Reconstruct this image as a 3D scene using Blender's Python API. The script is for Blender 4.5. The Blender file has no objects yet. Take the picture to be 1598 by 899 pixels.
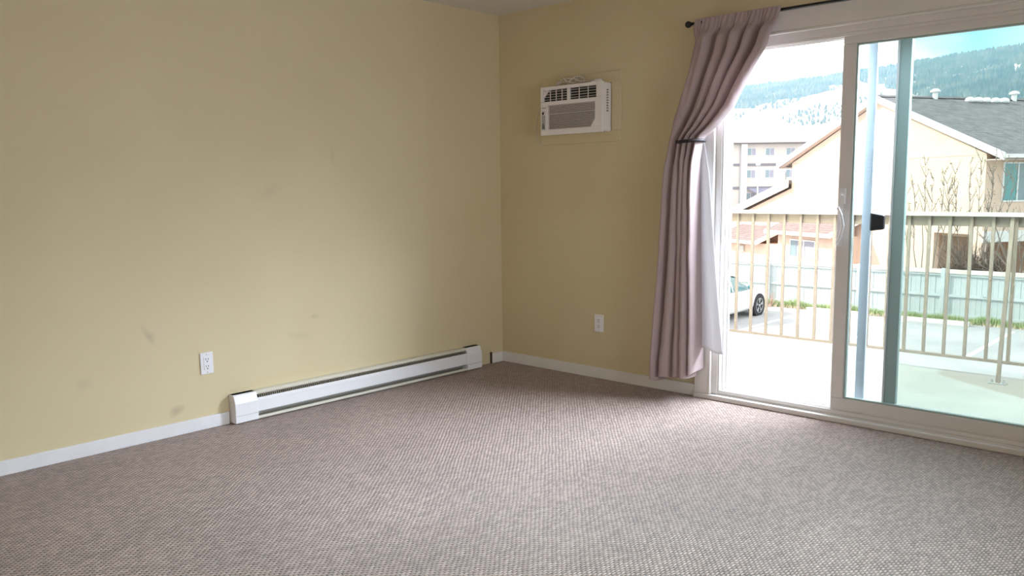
import bpy, math, random
from mathutils import Vector, Matrix, noise
random.seed(7)
S = bpy.context.scene
COL = S.collection
PI = math.pi
R = math.radians

# ------------------------------------------------------------------ camera
cam = bpy.data.cameras.new('camera'); camo = bpy.data.objects.new('camera', cam); COL.objects.link(camo)
YAW, PITCH, ROLL = R(-43.31525), R(7.37302), R(-0.69971)
fw = Vector((math.sin(YAW)*math.cos(PITCH), math.cos(YAW)*math.cos(PITCH), -math.sin(PITCH)))
rt = Vector((math.cos(YAW), -math.sin(YAW), 0)); up = rt.cross(fw)
r2 = rt*math.cos(ROLL)+up*math.sin(ROLL); u2 = -rt*math.sin(ROLL)+up*math.cos(ROLL)
M = Matrix((r2, u2, -fw)).transposed().to_4x4(); M.translation = Vector((4.13963, -4.35971, 1.25722))
camo.matrix_world = M
cam.sensor_width = 36; cam.sensor_fit = 'HORIZONTAL'
cam.lens = 1304.194/1598*36
cam.shift_x = -(788.07-799)/1598; cam.shift_y = (461.13-449.5)/1598
cam.clip_start = 0.05; cam.clip_end = 9000
S.camera = camo

# ------------------------------------------------------------------ world: blue spring sky with bright broken cloud
W = bpy.data.worlds.new('sky'); S.world = W; W.use_nodes = True
nt = W.node_tree; nt.nodes.clear()
def N(t, typ, **k):
    n = t.nodes.new(typ)
    for a, b in k.items():
        if a == 'op': n.operation = b
        else: setattr(n, a, b)
    return n
def lk(t, a, b): t.links.new(a, b)
tc = N(nt, 'ShaderNodeTexCoord')
sep = N(nt, 'ShaderNodeSeparateXYZ'); lk(nt, tc.outputs['Generated'], sep.inputs[0])
zr = N(nt, 'ShaderNodeValToRGB'); lk(nt, sep.outputs['Z'], zr.inputs[0])
zr.color_ramp.elements[0].position = 0.0; zr.color_ramp.elements[0].color = (0.36, 0.66, 0.80, 1)
zr.color_ramp.elements[1].position = 0.75; zr.color_ramp.elements[1].color = (0.10, 0.26, 0.62, 1)
e = zr.color_ramp.elements.new(0.22); e.color = (0.07, 0.48, 0.68, 1)
mp = N(nt, 'ShaderNodeMapping'); lk(nt, tc.outputs['Generated'], mp.inputs[0])
mp.inputs['Location'].default_value = (0.3, 0.0, 0.35); mp.inputs['Scale'].default_value = (1.0, 1.0, 3.2)
cn = N(nt, 'ShaderNodeTexNoise'); lk(nt, mp.outputs[0], cn.inputs['Vector'])
cn.inputs['Scale'].default_value = 1.7; cn.inputs['Detail'].default_value = 6; cn.inputs['Distortion'].default_value = 0.4
# a cloud-free gap in the sky towards the right-hand pane
gd = N(nt, 'ShaderNodeVectorMath', op='DISTANCE'); lk(nt, tc.outputs['Generated'], gd.inputs[0])
GAPDIR = Vector((-0.27, 0.95, 0.165)).normalized()
gd.inputs[1].default_value = GAPDIR
gm = N(nt, 'ShaderNodeMapRange'); lk(nt, gd.outputs['Value'], gm.inputs[0])
gm.inputs[1].default_value = 0.03; gm.inputs[2].default_value = 0.24; gm.inputs[3].default_value = -0.13; gm.inputs[4].default_value = 0.07
ga = N(nt, 'ShaderNodeMath', op='ADD'); lk(nt, cn.outputs['Fac'], ga.inputs[0]); lk(nt, gm.outputs[0], ga.inputs[1])
cr = N(nt, 'ShaderNodeMapRange'); lk(nt, ga.outputs[0], cr.inputs[0])
cr.inputs[1].default_value = 0.36; cr.inputs[2].default_value = 0.52
mx = N(nt, 'ShaderNodeMix'); mx.data_type = 'RGBA'; lk(nt, cr.outputs[0], mx.inputs[0])
lk(nt, zr.outputs[0], mx.inputs[6]); mx.inputs[7].default_value = (1.0, 1.0, 1.02, 1)
bg = N(nt, 'ShaderNodeBackground'); lk(nt, mx.outputs[2], bg.inputs[0]); bg.inputs[1].default_value = 2.6
wo = N(nt, 'ShaderNodeOutputWorld'); lk(nt, bg.outputs[0], wo.inputs[0])

# ------------------------------------------------------------------ sun: from behind and left of the building
sl = bpy.data.lights.new('sun', 'SUN'); sl.energy = 6.5; sl.angle = R(3); sl.color = (1.0, 0.94, 0.87)
so = bpy.data.objects.new('sun', sl); COL.objects.link(so)
sd = Vector((-0.80, -0.36, 0.62)).normalized()
so.rotation_euler = sd.to_track_quat('Z', 'Y').to_euler()
# ------------------------------------------------------------------ added fill lamps: at two made-up windows and above the balcony
def area(name, loc, direction, sx, sy, power, color):
    l = bpy.data.lights.new(name, 'AREA'); l.shape = 'RECTANGLE'; l.size = sx; l.size_y = sy; l.energy = power; l.color = color
    o = bpy.data.objects.new(name, l); COL.objects.link(o); o.location = loc
    o.rotation_euler = (-Vector(direction)).to_track_quat('Z', 'Y').to_euler()
    return o
area('rear_fill_light', (3.7, -6.55, 1.35), (0, 1, 0), 2.0, 1.3, 26, (1.0, 0.90, 0.74))  # added lamp that brightens the room from behind the camera
sw = area('side_fill_light', (5.36, -2.1, 1.30), (-1, .02, -.12), 1.4, 1.2, 17, (0.86, 0.94, 1.04))  # added lamp that brightens the left wall
sw.data.spread = R(80)
sk = area('balcony_fill_light', (3.3, 1.4, 2.72), (-.55, -1, -.22), 3.6, .95, 720, (0.83, 0.93, 1.06))  # added lamp above the door view, boosting the skylight that enters
sk.data.spread = R(112)

# ------------------------------------------------------------------ exposure
S.view_settings.view_transform = 'Standard'; S.view_settings.look = 'None'
S.view_settings.gamma = 1.0; S.view_settings.use_curve_mapping = False
S.view_settings.exposure = 0.0
S.cycles.use_denoising = True
S.cycles.max_bounces = 10; S.cycles.diffuse_bounces = 6; S.cycles.transparent_max_bounces = 24
S.cycles.volume_bounces = 1; S.cycles.sample_clamp_indirect = 10

# ------------------------------------------------------------------ materials
def mat(name, col, rough=0.6, spec=0.5, metal=0.0, var=0.0, vscale=8, bump=0.0, bscale=60, coat=0.0, sheen=0.0):
    m = bpy.data.materials.new(name); m.use_nodes = True; t = m.node_tree
    b = t.nodes['Principled BSDF']
    b.inputs['Base Color'].default_value = (*col, 1); b.inputs['Roughness'].default_value = rough
    b.inputs['Specular IOR Level'].default_value = spec; b.inputs['Metallic'].default_value = metal
    b.inputs['Coat Weight'].default_value = coat; b.inputs['Sheen Weight'].default_value = sheen
    c = N(t, 'ShaderNodeTexCoord')
    if var > 0:
        n = N(t, 'ShaderNodeTexNoise'); lk(t, c.outputs['Object'], n.inputs['Vector'])
        n.inputs['Scale'].default_value = vscale; n.inputs['Detail'].default_value = 5
        r = N(t, 'ShaderNodeValToRGB'); lk(t, n.outputs['Fac'], r.inputs[0])
        r.color_ramp.elements[0].position = 0.3; r.color_ramp.elements[1].position = 0.7
        r.color_ramp.elements[0].color = (*[x*(1-var) for x in col], 1)
        r.color_ramp.elements[1].color = (*[min(1, x*(1+var)) for x in col], 1)
        lk(t, r.outputs[0], b.inputs['Base Color'])
    if bump > 0:
        n = N(t, 'ShaderNodeTexNoise'); lk(t, c.outputs['Object'], n.inputs['Vector'])
        n.inputs['Scale'].default_value = bscale; n.inputs['Detail'].default_value = 4
        bp = N(t, 'ShaderNodeBump'); bp.inputs['Strength'].default_value = bump; bp.inputs['Distance'].default_value = 0.004
        lk(t, n.outputs['Fac'], bp.inputs['Height']); lk(t, bp.outputs[0], b.inputs['Normal'])
    return m

def glass(name, tint, refl=0.06):
    m = bpy.data.materials.new(name); m.use_nodes = True; t = m.node_tree; t.nodes.clear()
    tr = N(t, 'ShaderNodeBsdfTransparent'); tr.inputs[0].default_value = (*tint, 1)
    gl = N(t, 'ShaderNodeBsdfGlossy'); gl.inputs['Roughness'].default_value = 0.02
    fr = N(t, 'ShaderNodeFresnel'); fr.inputs[0].default_value = 1.35
    ml = N(t, 'ShaderNodeMath', op='MULTIPLY'); lk(t, fr.outputs[0], ml.inputs[0]); ml.inputs[1].default_value = 0.5
    ms = N(t, 'ShaderNodeMixShader'); lk(t, ml.outputs[0], ms.inputs[0]); lk(t, tr.outputs[0], ms.inputs[1]); lk(t, gl.outputs[0], ms.inputs[2])
    o = N(t, 'ShaderNodeOutputMaterial'); lk(t, ms.outputs[0], o.inputs[0])
    return m

WALLC = (0.625, 0.54, 0.345)
def wall_material(name, scuffs=()):
    m = mat(name, WALLC, rough=0.55, spec=0.3, bump=0.12, bscale=220)
    t = m.node_tree; b = t.nodes['Principled BSDF']; c = N(t, 'ShaderNodeTexCoord')
    n = N(t, 'ShaderNodeTexNoise'); lk(t, c.outputs['Object'], n.inputs['Vector']); n.inputs['Scale'].default_value = 1.3; n.inputs['Detail'].default_value = 4
    r = N(t, 'ShaderNodeValToRGB'); lk(t, n.outputs['Fac'], r.inputs[0])
    r.color_ramp.elements[0].position = 0.3; r.color_ramp.elements[1].position = 0.7
    r.color_ramp.elements[0].color = (WALLC[0]*.965, WALLC[1]*.96, WALLC[2]*.93, 1); r.color_ramp.elements[1].color = (WALLC[0]*1.03, WALLC[1]*1.03, WALLC[2]*1.06, 1)
    prev = r.outputs[0]
    n2 = N(t, 'ShaderNodeTexNoise'); lk(t, c.outputs['Object'], n2.inputs['Vector']); n2.inputs['Scale'].default_value = 16; n2.inputs['Detail'].default_value = 4
    for (y, z, sy, sz, ang, dark) in scuffs:      # hand marks and scuffs with a place and a shape of their own
        mp_ = N(t, 'ShaderNodeMapping'); mp_.vector_type = 'TEXTURE'; lk(t, c.outputs['Object'], mp_.inputs[0])
        mp_.inputs['Location'].default_value = (0, y, z); mp_.inputs['Rotation'].default_value = (ang, 0, 0); mp_.inputs['Scale'].default_value = (1, sy, sz)
        ln = N(t, 'ShaderNodeVectorMath', op='LENGTH'); lk(t, mp_.outputs[0], ln.inputs[0])
        ad = N(t, 'ShaderNodeMath', op='MULTIPLY_ADD'); lk(t, n2.outputs['Fac'], ad.inputs[0]); ad.inputs[1].default_value = 1.0; lk(t, ln.outputs['Value'], ad.inputs[2])
        mr = N(t, 'ShaderNodeMapRange'); lk(t, ad.outputs[0], mr.inputs[0])
        mr.inputs[1].default_value = 0.6; mr.inputs[2].default_value = 1.5; mr.inputs[3].default_value = dark; mr.inputs[4].default_value = 0.0
        x = N(t, 'ShaderNodeMix'); x.data_type = 'RGBA'; lk(t, mr.outputs[0], x.inputs[0]); lk(t, prev, x.inputs[6]); x.inputs[7].default_value = (0.22, 0.20, 0.15, 1)
        prev = x.outputs[2]
    lk(t, prev, b.inputs['Base Color'])
    return m

def carpet_material():
    m = bpy.data.materials.new('loop_carpet'); m.use_nodes = True; t = m.node_tree; b = t.nodes['Principled BSDF']
    c = N(t, 'ShaderNodeTexCoord')
    dn = N(t, 'ShaderNodeTexNoise'); lk(t, c.outputs['Object'], dn.inputs['Vector']); dn.inputs['Scale'].default_value = 9; dn.inputs['Detail'].default_value = 3
    dsub = N(t, 'ShaderNodeVectorMath', op='SUBTRACT'); lk(t, dn.outputs['Color'], dsub.inputs[0]); dsub.inputs[1].default_value = (0.5, 0.5, 0.5)
    dsc = N(t, 'ShaderNodeVectorMath', op='SCALE'); lk(t, dsub.outputs[0], dsc.inputs[0]); dsc.inputs['Scale'].default_value = 0.016
    dad = N(t, 'ShaderNodeVectorMath', op='ADD'); lk(t, c.outputs['Object'], dad.inputs[0]); lk(t, dsc.outputs[0], dad.inputs[1])
    s = N(t, 'ShaderNodeSeparateXYZ'); lk(t, dad.outputs[0], s.inputs[0])
    def mth(op, a, b_=None):
        n = N(t, 'ShaderNodeMath', op=op)
        for i, v in enumerate((a, b_)):
            if v is None: continue
            if isinstance(v, (int, float)): n.inputs[i].default_value = v
            else: lk(t, v, n.inputs[i])
        return n.outputs[0]
    v = mth('DIVIDE', s.outputs[0], 0.0105)
    u = mth('DIVIDE', s.outputs[1], 0.025)
    row = mth('FLOOR', v)
    off = mth('MULTIPLY', mth('MODULO', mth('ABSOLUTE', row), 2.0), 0.5)
    u = mth('ADD', u, off)
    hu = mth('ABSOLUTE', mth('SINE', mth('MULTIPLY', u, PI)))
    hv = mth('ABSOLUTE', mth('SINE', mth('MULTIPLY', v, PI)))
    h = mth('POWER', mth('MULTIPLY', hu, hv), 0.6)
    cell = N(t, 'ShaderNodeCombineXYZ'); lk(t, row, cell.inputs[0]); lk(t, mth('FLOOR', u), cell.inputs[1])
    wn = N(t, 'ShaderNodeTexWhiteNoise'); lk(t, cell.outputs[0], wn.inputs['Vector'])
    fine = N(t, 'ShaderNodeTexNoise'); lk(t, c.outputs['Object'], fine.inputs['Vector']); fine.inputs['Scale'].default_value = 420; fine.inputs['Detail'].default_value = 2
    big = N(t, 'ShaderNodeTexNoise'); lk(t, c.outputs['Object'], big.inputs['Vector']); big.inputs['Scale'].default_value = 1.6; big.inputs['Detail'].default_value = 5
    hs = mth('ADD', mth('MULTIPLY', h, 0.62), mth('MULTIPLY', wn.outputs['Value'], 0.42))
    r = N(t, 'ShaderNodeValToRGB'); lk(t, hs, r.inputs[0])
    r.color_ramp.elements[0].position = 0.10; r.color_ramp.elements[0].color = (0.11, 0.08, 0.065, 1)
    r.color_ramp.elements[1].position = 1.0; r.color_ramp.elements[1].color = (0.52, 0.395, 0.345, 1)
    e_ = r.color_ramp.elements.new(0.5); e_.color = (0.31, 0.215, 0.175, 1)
    br = N(t, 'ShaderNodeMapRange'); lk(t, big.outputs['Fac'], br.inputs[0]); br.inputs[1].default_value = 0.3; br.inputs[2].default_value = 0.7; br.inputs[3].default_value = 0.88; br.inputs[4].default_value = 1.1
    sp = N(t, 'ShaderNodeTexNoise'); lk(t, c.outputs['Object'], sp.inputs['Vector']); sp.inputs['Scale'].default_value = 11; sp.inputs['Detail'].default_value = 1
    spm = N(t, 'ShaderNodeMapRange'); lk(t, sp.outputs['Fac'], spm.inputs[0]); spm.inputs[1].default_value = 0.77; spm.inputs[2].default_value = 0.83; spm.inputs[3].default_value = 1.0; spm.inputs[4].default_value = 0.5
    vm = N(t, 'ShaderNodeVectorMath', op='SCALE'); lk(t, r.outputs[0], vm.inputs[0]); lk(t, mth('MULTIPLY', br.outputs[0], spm.outputs[0]), vm.inputs['Scale'])
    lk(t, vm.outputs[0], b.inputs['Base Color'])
    b.inputs['Roughness'].default_value = 0.45; b.inputs['Specular IOR Level'].default_value = 0.5
    b.inputs['Sheen Weight'].default_value = 0.25; b.inputs['Sheen Roughness'].default_value = 0.4
    hh = mth('ADD', h, mth('MULTIPLY', fine.outputs['Fac'], 0.4))
    bp = N(t, 'ShaderNodeBump'); bp.inputs['Strength'].default_value = 1.0; bp.inputs['Distance'].default_value = 0.006
    lk(t, hh, bp.inputs['Height']); lk(t, bp.outputs[0], b.inputs['Normal'])
    return m

def shingle_material(name, c0, c1, zpitch=0.075):
    m = bpy.data.materials.new(name); m.use_nodes = True; t = m.node_tree; b = t.nodes['Principled BSDF']
    c = N(t, 'ShaderNodeTexCoord'); s = N(t, 'ShaderNodeSeparateXYZ'); lk(t, c.outputs['Object'], s.inputs[0])
    d = N(t, 'ShaderNodeMath', op='DIVIDE'); lk(t, s.outputs['Z'], d.inputs[0]); d.inputs[1].default_value = zpitch
    fr_ = N(t, 'ShaderNodeMath', op='FRACT'); lk(t, d.outputs[0], fr_.inputs[0])
    n = N(t, 'ShaderNodeTexNoise'); lk(t, c.outputs['Object'], n.inputs['Vector']); n.inputs['Scale'].default_value = 3; n.inputs['Detail'].default_value = 8; n.inputs['Roughness'].default_value = .75
    r = N(t, 'ShaderNodeValToRGB'); lk(t, n.outputs['Fac'], r.inputs[0]); r.color_ramp.elements[0].position = .35; r.color_ramp.elements[1].position = .65
    r.color_ramp.elements[0].color = (*c0, 1); r.color_ramp.elements[1].color = (*c1, 1)
    r2_ = N(t, 'ShaderNodeValToRGB'); lk(t, fr_.outputs[0], r2_.inputs[0]); r2_.color_ramp.elements[0].position = 0.0; r2_.color_ramp.elements[1].position = 0.35
    r2_.color_ramp.elements[0].color = (.55, .55, .55, 1); r2_.color_ramp.elements[1].color = (1, 1, 1, 1)
    x = N(t, 'ShaderNodeMix'); x.data_type = 'RGBA'; x.blend_type = 'MULTIPLY'; x.inputs[0].default_value = 1
    lk(t, r.outputs[0], x.inputs[6]); lk(t, r2_.outputs[0], x.inputs[7]); lk(t, x.outputs[2], b.inputs['Base Color'])
    b.inputs['Roughness'].default_value = 0.9
    return m

def two_tone(name, c0, c1, scale, lo=.4, hi=.6, rough=.8, detail=6):
    m = bpy.data.materials.new(name); m.use_nodes = True; t = m.node_tree; b = t.nodes['Principled BSDF']
    c = N(t, 'ShaderNodeTexCoord')
    n = N(t, 'ShaderNodeTexNoise'); lk(t, c.outputs['Object'], n.inputs['Vector']); n.inputs['Scale'].default_value = scale; n.inputs['Detail'].default_value = detail
    r = N(t, 'ShaderNodeValToRGB'); lk(t, n.outputs['Fac'], r.inputs[0]); r.color_ramp.elements[0].position = lo; r.color_ramp.elements[1].position = hi
    r.color_ramp.elements[0].color = (*c0, 1); r.color_ramp.elements[1].color = (*c1, 1)
    lk(t, r.outputs[0], b.inputs['Base Color']); b.inputs['Roughness'].default_value = rough
    return m

def curtain_material(name, col, trans):
    m = bpy.data.materials.new(name); m.use_nodes = True; t = m.node_tree; b = t.nodes['Principled BSDF']
    b.inputs['Base Color'].default_value = (*col, 1); b.inputs['Roughness'].default_value = .55; b.inputs['Sheen Weight'].default_value = .4
    b.inputs['Specular IOR Level'].default_value = .35
    c = N(t, 'ShaderNodeTexCoord')
    mp_ = N(t, 'ShaderNodeMapping'); lk(t, c.outputs['Object'], mp_.inputs[0]); mp_.inputs['Scale'].default_value = (1, 1, .25)
    n = N(t, 'ShaderNodeTexNoise'); lk(t, mp_.outputs[0], n.inputs['Vector']); n.inputs['Scale'].default_value = 260; n.inputs['Detail'].default_value = 3
    bp = N(t, 'ShaderNodeBump'); bp.inputs['Strength'].default_value = .25; bp.inputs['Distance'].default_value = .002
    lk(t, n.outputs['Fac'], bp.inputs['Height']); lk(t, bp.outputs[0], b.inputs['Normal'])
    tl = N(t, 'ShaderNodeBsdfTranslucent'); tl.inputs[0].default_value = (*col, 1)
    ms = N(t, 'ShaderNodeMixShader'); ms.inputs[0].default_value = trans
    o = t.nodes['Material Output']; lk(t, b.outputs[0], ms.inputs[1]); lk(t, tl.outputs[0], ms.inputs[2]); lk(t, ms.outputs[0], o.inputs[0])
    return m

def deck_material():
    m = two_tone('deck_coating', (.46, .48, .46), (.56, .58, .55), 1.1); t = m.node_tree; b = t.nodes['Principled BSDF']
    src = b.inputs['Base Color'].links[0].from_socket
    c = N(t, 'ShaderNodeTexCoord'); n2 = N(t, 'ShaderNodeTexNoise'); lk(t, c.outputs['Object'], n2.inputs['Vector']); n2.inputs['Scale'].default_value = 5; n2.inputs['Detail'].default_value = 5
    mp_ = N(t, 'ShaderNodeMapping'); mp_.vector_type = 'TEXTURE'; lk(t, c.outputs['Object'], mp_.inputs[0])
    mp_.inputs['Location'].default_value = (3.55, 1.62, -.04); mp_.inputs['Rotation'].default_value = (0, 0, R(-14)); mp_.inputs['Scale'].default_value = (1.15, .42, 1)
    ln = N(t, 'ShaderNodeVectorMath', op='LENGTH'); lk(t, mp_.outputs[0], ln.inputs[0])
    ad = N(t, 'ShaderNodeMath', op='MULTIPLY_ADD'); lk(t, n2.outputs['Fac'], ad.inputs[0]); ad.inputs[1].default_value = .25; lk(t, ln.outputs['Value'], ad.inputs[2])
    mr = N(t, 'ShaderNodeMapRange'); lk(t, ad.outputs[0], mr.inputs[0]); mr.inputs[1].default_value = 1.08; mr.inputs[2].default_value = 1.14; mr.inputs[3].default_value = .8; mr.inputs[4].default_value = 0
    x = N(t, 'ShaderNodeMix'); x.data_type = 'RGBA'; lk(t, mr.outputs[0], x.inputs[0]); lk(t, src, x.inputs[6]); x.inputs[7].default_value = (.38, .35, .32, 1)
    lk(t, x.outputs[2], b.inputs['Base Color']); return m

MT = dict(
    wall_left=wall_material('yellow_wall_paint', [(-2.58, .54, .025, .07, .5, .30), (-2.46, .13, .05, .035, .3, .38), (-1.60, .52, .04, .02, 0, .25),
        (-1.43, 1.45, .018, .10, .1, .12), (-1.86, 1.25, .10, .05, .4, .10), (-1.70, .42, .12, .03, -.2, .12), (-2.15, .14, .12, .04, .2, .2), (-2.9, .35, .05, .04, 0, .15)]),
    wall=wall_material('yellow_wall_paint_plain'),
    ceil=mat('ceiling_paint', (.72, .69, .66), .8, bump=.3, bscale=90),
    trim=mat('white_trim_paint', (.74, .72, .70), .4, var=.03, vscale=6),
    base=mat('baseboard_paint', (.72, .72, .74), .45, var=.05, vscale=7),
    vinyl=mat('white_vinyl', (.72, .70, .69), .32, var=.03, vscale=5),
    vinyl_out=mat('outer_vinyl_green_grey', (.36, .45, .43), .35),
    screen=mat('screen_frame_blue_grey', (.42, .50, .56), .35),
    black=mat('black_plastic', (.012, .012, .015), .3),
    dark=mat('dark_void', (.02, .018, .016), .8),
    rod=mat('black_rod_metal', (.012, .011, .012), .35, metal=.3),
    heater=mat('heater_enamel', (.80, .80, .83), .3, coat=.2),
    heater_body=mat('heater_cream_enamel', (.66, .64, .55), .4),
    fins=mat('heater_fins', (.30, .28, .22), .5, metal=.5),
    ac=mat('ac_white_plastic', (.82, .79, .79), .4),
    ac_slat=mat('ac_slat_plastic', (.76, .70, .68), .45),
    ac_panel=mat('ac_control_panel', (.44, .44, .44), .4),
    cord=mat('white_cord_rubber', (.66, .60, .54), .5),
    plate=mat('outlet_plastic', (.80, .80, .84), .3),
    curtain=curtain_material('mauve_curtain_cloth', (.46, .36, .365), .16),
    lining=curtain_material('pale_lining_cloth', (.74, .73, .75), .33),
    tie=mat('black_tie_cord', (.02, .015, .02), .7),
    glass_in=glass('clear_pane', (.93, .96, .97)),
    glass_out=glass('green_tinted_pane', (.82, .865, .845)),
    carpet=carpet_material(),
    deck=deck_material(),
    rail=mat('railing_paint', (.36, .31, .275), .45, var=.05, vscale=3),
    rail_cap=mat('railing_cap_paint', (.74, .72, .70), .45),
    asphalt=two_tone('asphalt', (.33, .34, .34), (.46, .46, .45), .5, .35, .65, .9, 8),
    line=mat('road_paint', (.85, .85, .82), .7),
    concrete=mat('concrete', (.62, .60, .56), .85, var=.08, vscale=5),
    fence=mat('fence_board_grey', (.50, .56, .56), .75, var=.10, vscale=2.3),
    fence_cap=mat('fence_cap_wood', (.72, .66, .60), .75, var=.12, vscale=3),
    grass=mat('grass_green', (.36, .46, .22), .7),
    straw=mat('dry_grass', (.60, .52, .36), .8),
    stucco=mat('peach_stucco', (.80, .60, .475), .9, var=.05, vscale=2, bump=.5, bscale=30),
    stucco_in=mat('shaded_stucco', (.58, .42, .32), .9, var=.08, vscale=2),  # darker copy of the stucco, carrying the shade inside the porch recess
    fascia=mat('white_fascia', (.82, .80, .77), .6),
    soffit=mat('soffit_board', (.58, .48, .42), .7),
    shingle=shingle_material('grey_shingle', (.13, .13, .135), (.25, .245, .245)),
    shingle_b=shingle_material('brown_shingle', (.20, .15, .145), (.30, .235, .22)),
    win=mat('window_glass_dark', (.22, .30, .33), .08, spec=.8),
    win_teal=mat('window_glass_teal', (.10, .33, .34), .08, spec=.8),
    winframe=mat('window_frame_white', (.85, .85, .85), .5),
    drape=mat('pale_drape', (.36, .36, .42), .8),
    vent=mat('galvanised_vent', (.82, .83, .82), .5),
    apt=mat('apartment_render', (.66, .60, .55), .9, var=.04, vscale=.3),
    apt_band=mat('apartment_band', (.22, .22, .24), .8),
    apt_roof=mat('apartment_fascia', (.62, .50, .48), .8),
    apt_col=mat('apartment_column', (.84, .82, .80), .8),
    slate=mat('canopy_slate', (.30, .30, .38), .8),
    steel=mat('lamp_steel', (.45, .47, .48), .5),
    paint=mat('white_car_paint', (.82, .83, .84), .18, coat=.6),
    tyre=mat('tyre_rubber', (.03, .03, .035), .8),
    wheel=mat('alloy_wheel', (.52, .53, .55), .3, metal=.7),
    carglass=mat('car_window_teal', (.10, .26, .29), .05, spec=.9),
    lamp_red=mat('tail_lamp', (.4, .03, .03), .3),
    lamp_clear=mat('head_lamp', (.7, .72, .75), .1),
    bark=mat('grey_brown_bark', (.15, .115, .095), .9),
    bark_pale=mat('pale_bark', (.26, .22, .19), .8),
    leaf=mat('young_leaf', (.20, .22, .07), .7),
    leaf_b=mat('bronze_bud', (.18, .13, .08), .7),
    hill=two_tone('dry_hillside', (.38, .35, .30), (.62, .56, .48), .012, .4, .6, .95, 8),
    conifer=two_tone('conifer_needles', (.03, .065, .06), (.17, .19, .15), .018, .42, .66, .9, 8),
    facade_out=mat('own_stucco', (.72, .62, .50), .9),
    opal=mat('opal_glass', (.85, .83, .78), .3),
)

# ------------------------------------------------------------------ mesh helpers
class MB:
    def __init__(s): s.v = []; s.f = []
    def quad(s, *p):
        i = len(s.v); s.v += [tuple(q) for q in p]; s.f.append(tuple(range(i, i+len(p)))); return s
    def box(s, x0, y0, z0, x1, y1, z1):
        return s.hexa([(x0,y0,z0),(x1,y0,z0),(x1,y1,z0),(x0,y1,z0),(x0,y0,z1),(x1,y0,z1),(x1,y1,z1),(x0,y1,z1)])
    def hexa(s, p):
        i = len(s.v); s.v += [tuple(q) for q in p]
        s.f += [(i,i+3,i+2,i+1),(i+4,i+5,i+6,i+7),(i,i+1,i+5,i+4),(i+1,i+2,i+6,i+5),(i+2,i+3,i+7,i+6),(i+3,i,i+4,i+7)]; return s
    def obox(s, o, ax, ay, az, a0, a1, b0, b1, c0, c1):
        o, ax, ay, az = Vector(o), Vector(ax), Vector(ay), Vector(az)
        P = lambda a, b, c: o+ax*a+ay*b+az*c
        return s.hexa([P(a0,b0,c0),P(a1,b0,c0),P(a1,b1,c0),P(a0,b1,c0),P(a0,b0,c1),P(a1,b0,c1),P(a1,b1,c1),P(a0,b1,c1)])
    def prism(s, pts, d):
        d = Vector(d); n = len(pts); i = len(s.v)
        s.v += [tuple(p) for p in pts]+[tuple(Vector(p)+d) for p in pts]
        s.f.append(tuple(range(i+n-1, i-1, -1))); s.f.append(tuple(range(i+n, i+2*n)))
        for k in range(n): s.f.append((i+k, i+(k+1) % n, i+n+(k+1) % n, i+n+k))
        return s
    def tube(s, pts, r, n=8, caps=True):
        pts = [Vector(p) for p in pts]; rs = r if isinstance(r, (list, tuple)) else [r]*len(pts)
        i0 = len(s.v); prev = None
        for k, p in enumerate(pts):
            d = (pts[min(k+1, len(pts)-1)]-pts[max(k-1, 0)]).normalized()
            if prev is None:
                a = d.cross(Vector((0, 0, 1)))
                if a.length < .1: a = d.cross(Vector((1, 0, 0)))
            else: a = prev-d*prev.dot(d)
            a.normalize(); prev = a; b = d.cross(a)
            for j in range(n):
                t = 2*PI*j/n; s.v.append(tuple(p+(a*math.cos(t)+b*math.sin(t))*rs[k]))
        for k in range(len(pts)-1):
            for j in range(n):
                a0 = i0+k*n+j; a1 = i0+k*n+(j+1) % n
                s.f.append((a0, a1, a1+n, a0+n))
        if caps:
            s.f.append(tuple(range(i0+n-1, i0-1, -1))); e_ = i0+(len(pts)-1)*n; s.f.append(tuple(range(e_, e_+n)))
        return s
    def lathe(s, o, axis, prof, n=20):
        o = Vector(o); d = Vector(axis).normalized(); a = d.cross(Vector((0, 0, 1)))
        if a.length < .1: a = d.cross(Vector((1, 0, 0)))
        a.normalize(); b = d.cross(a); i0 = len(s.v)
        for (r, h) in prof:
            for j in range(n):
                t = 2*PI*j/n; s.v.append(tuple(o+d*h+(a*math.cos(t)+b*math.sin(t))*r))
        for k in range(len(prof)-1):
            for j in range(n):
                a0 = i0+k*n+j; a1 = i0+k*n+(j+1) % n; s.f.append((a0, a1, a1+n, a0+n))
        s.f.append(tuple(range(i0+n-1, i0-1, -1))); e_ = i0+(len(prof)-1)*n; s.f.append(tuple(range(e_, e_+n)))
        return s
    def grid(s, fn, nu, nv):
        i0 = len(s.v)
        for i in range(nu+1):
            for j in range(nv+1): s.v.append(tuple(fn(i/nu, j/nv)))
        for i in range(nu):
            for j in range(nv):
                a = i0+i*(nv+1)+j; s.f.append((a, a+nv+1, a+nv+2, a+1))
        return s
    def rings(s, rings, cap=True):
        i0 = len(s.v); n = len(rings[0])
        for r in rings: s.v += [tuple(p) for p in r]
        for k in range(len(rings)-1):
            for j in range(n):
                a0 = i0+k*n+j; a1 = i0+k*n+(j+1) % n; s.f.append((a0, a1, a1+n, a0+n))
        if cap:
            s.f.append(tuple(range(i0+n-1, i0-1, -1))); e_ = i0+(len(rings)-1)*n; s.f.append(tuple(range(e_, e_+n)))
        return s

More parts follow.
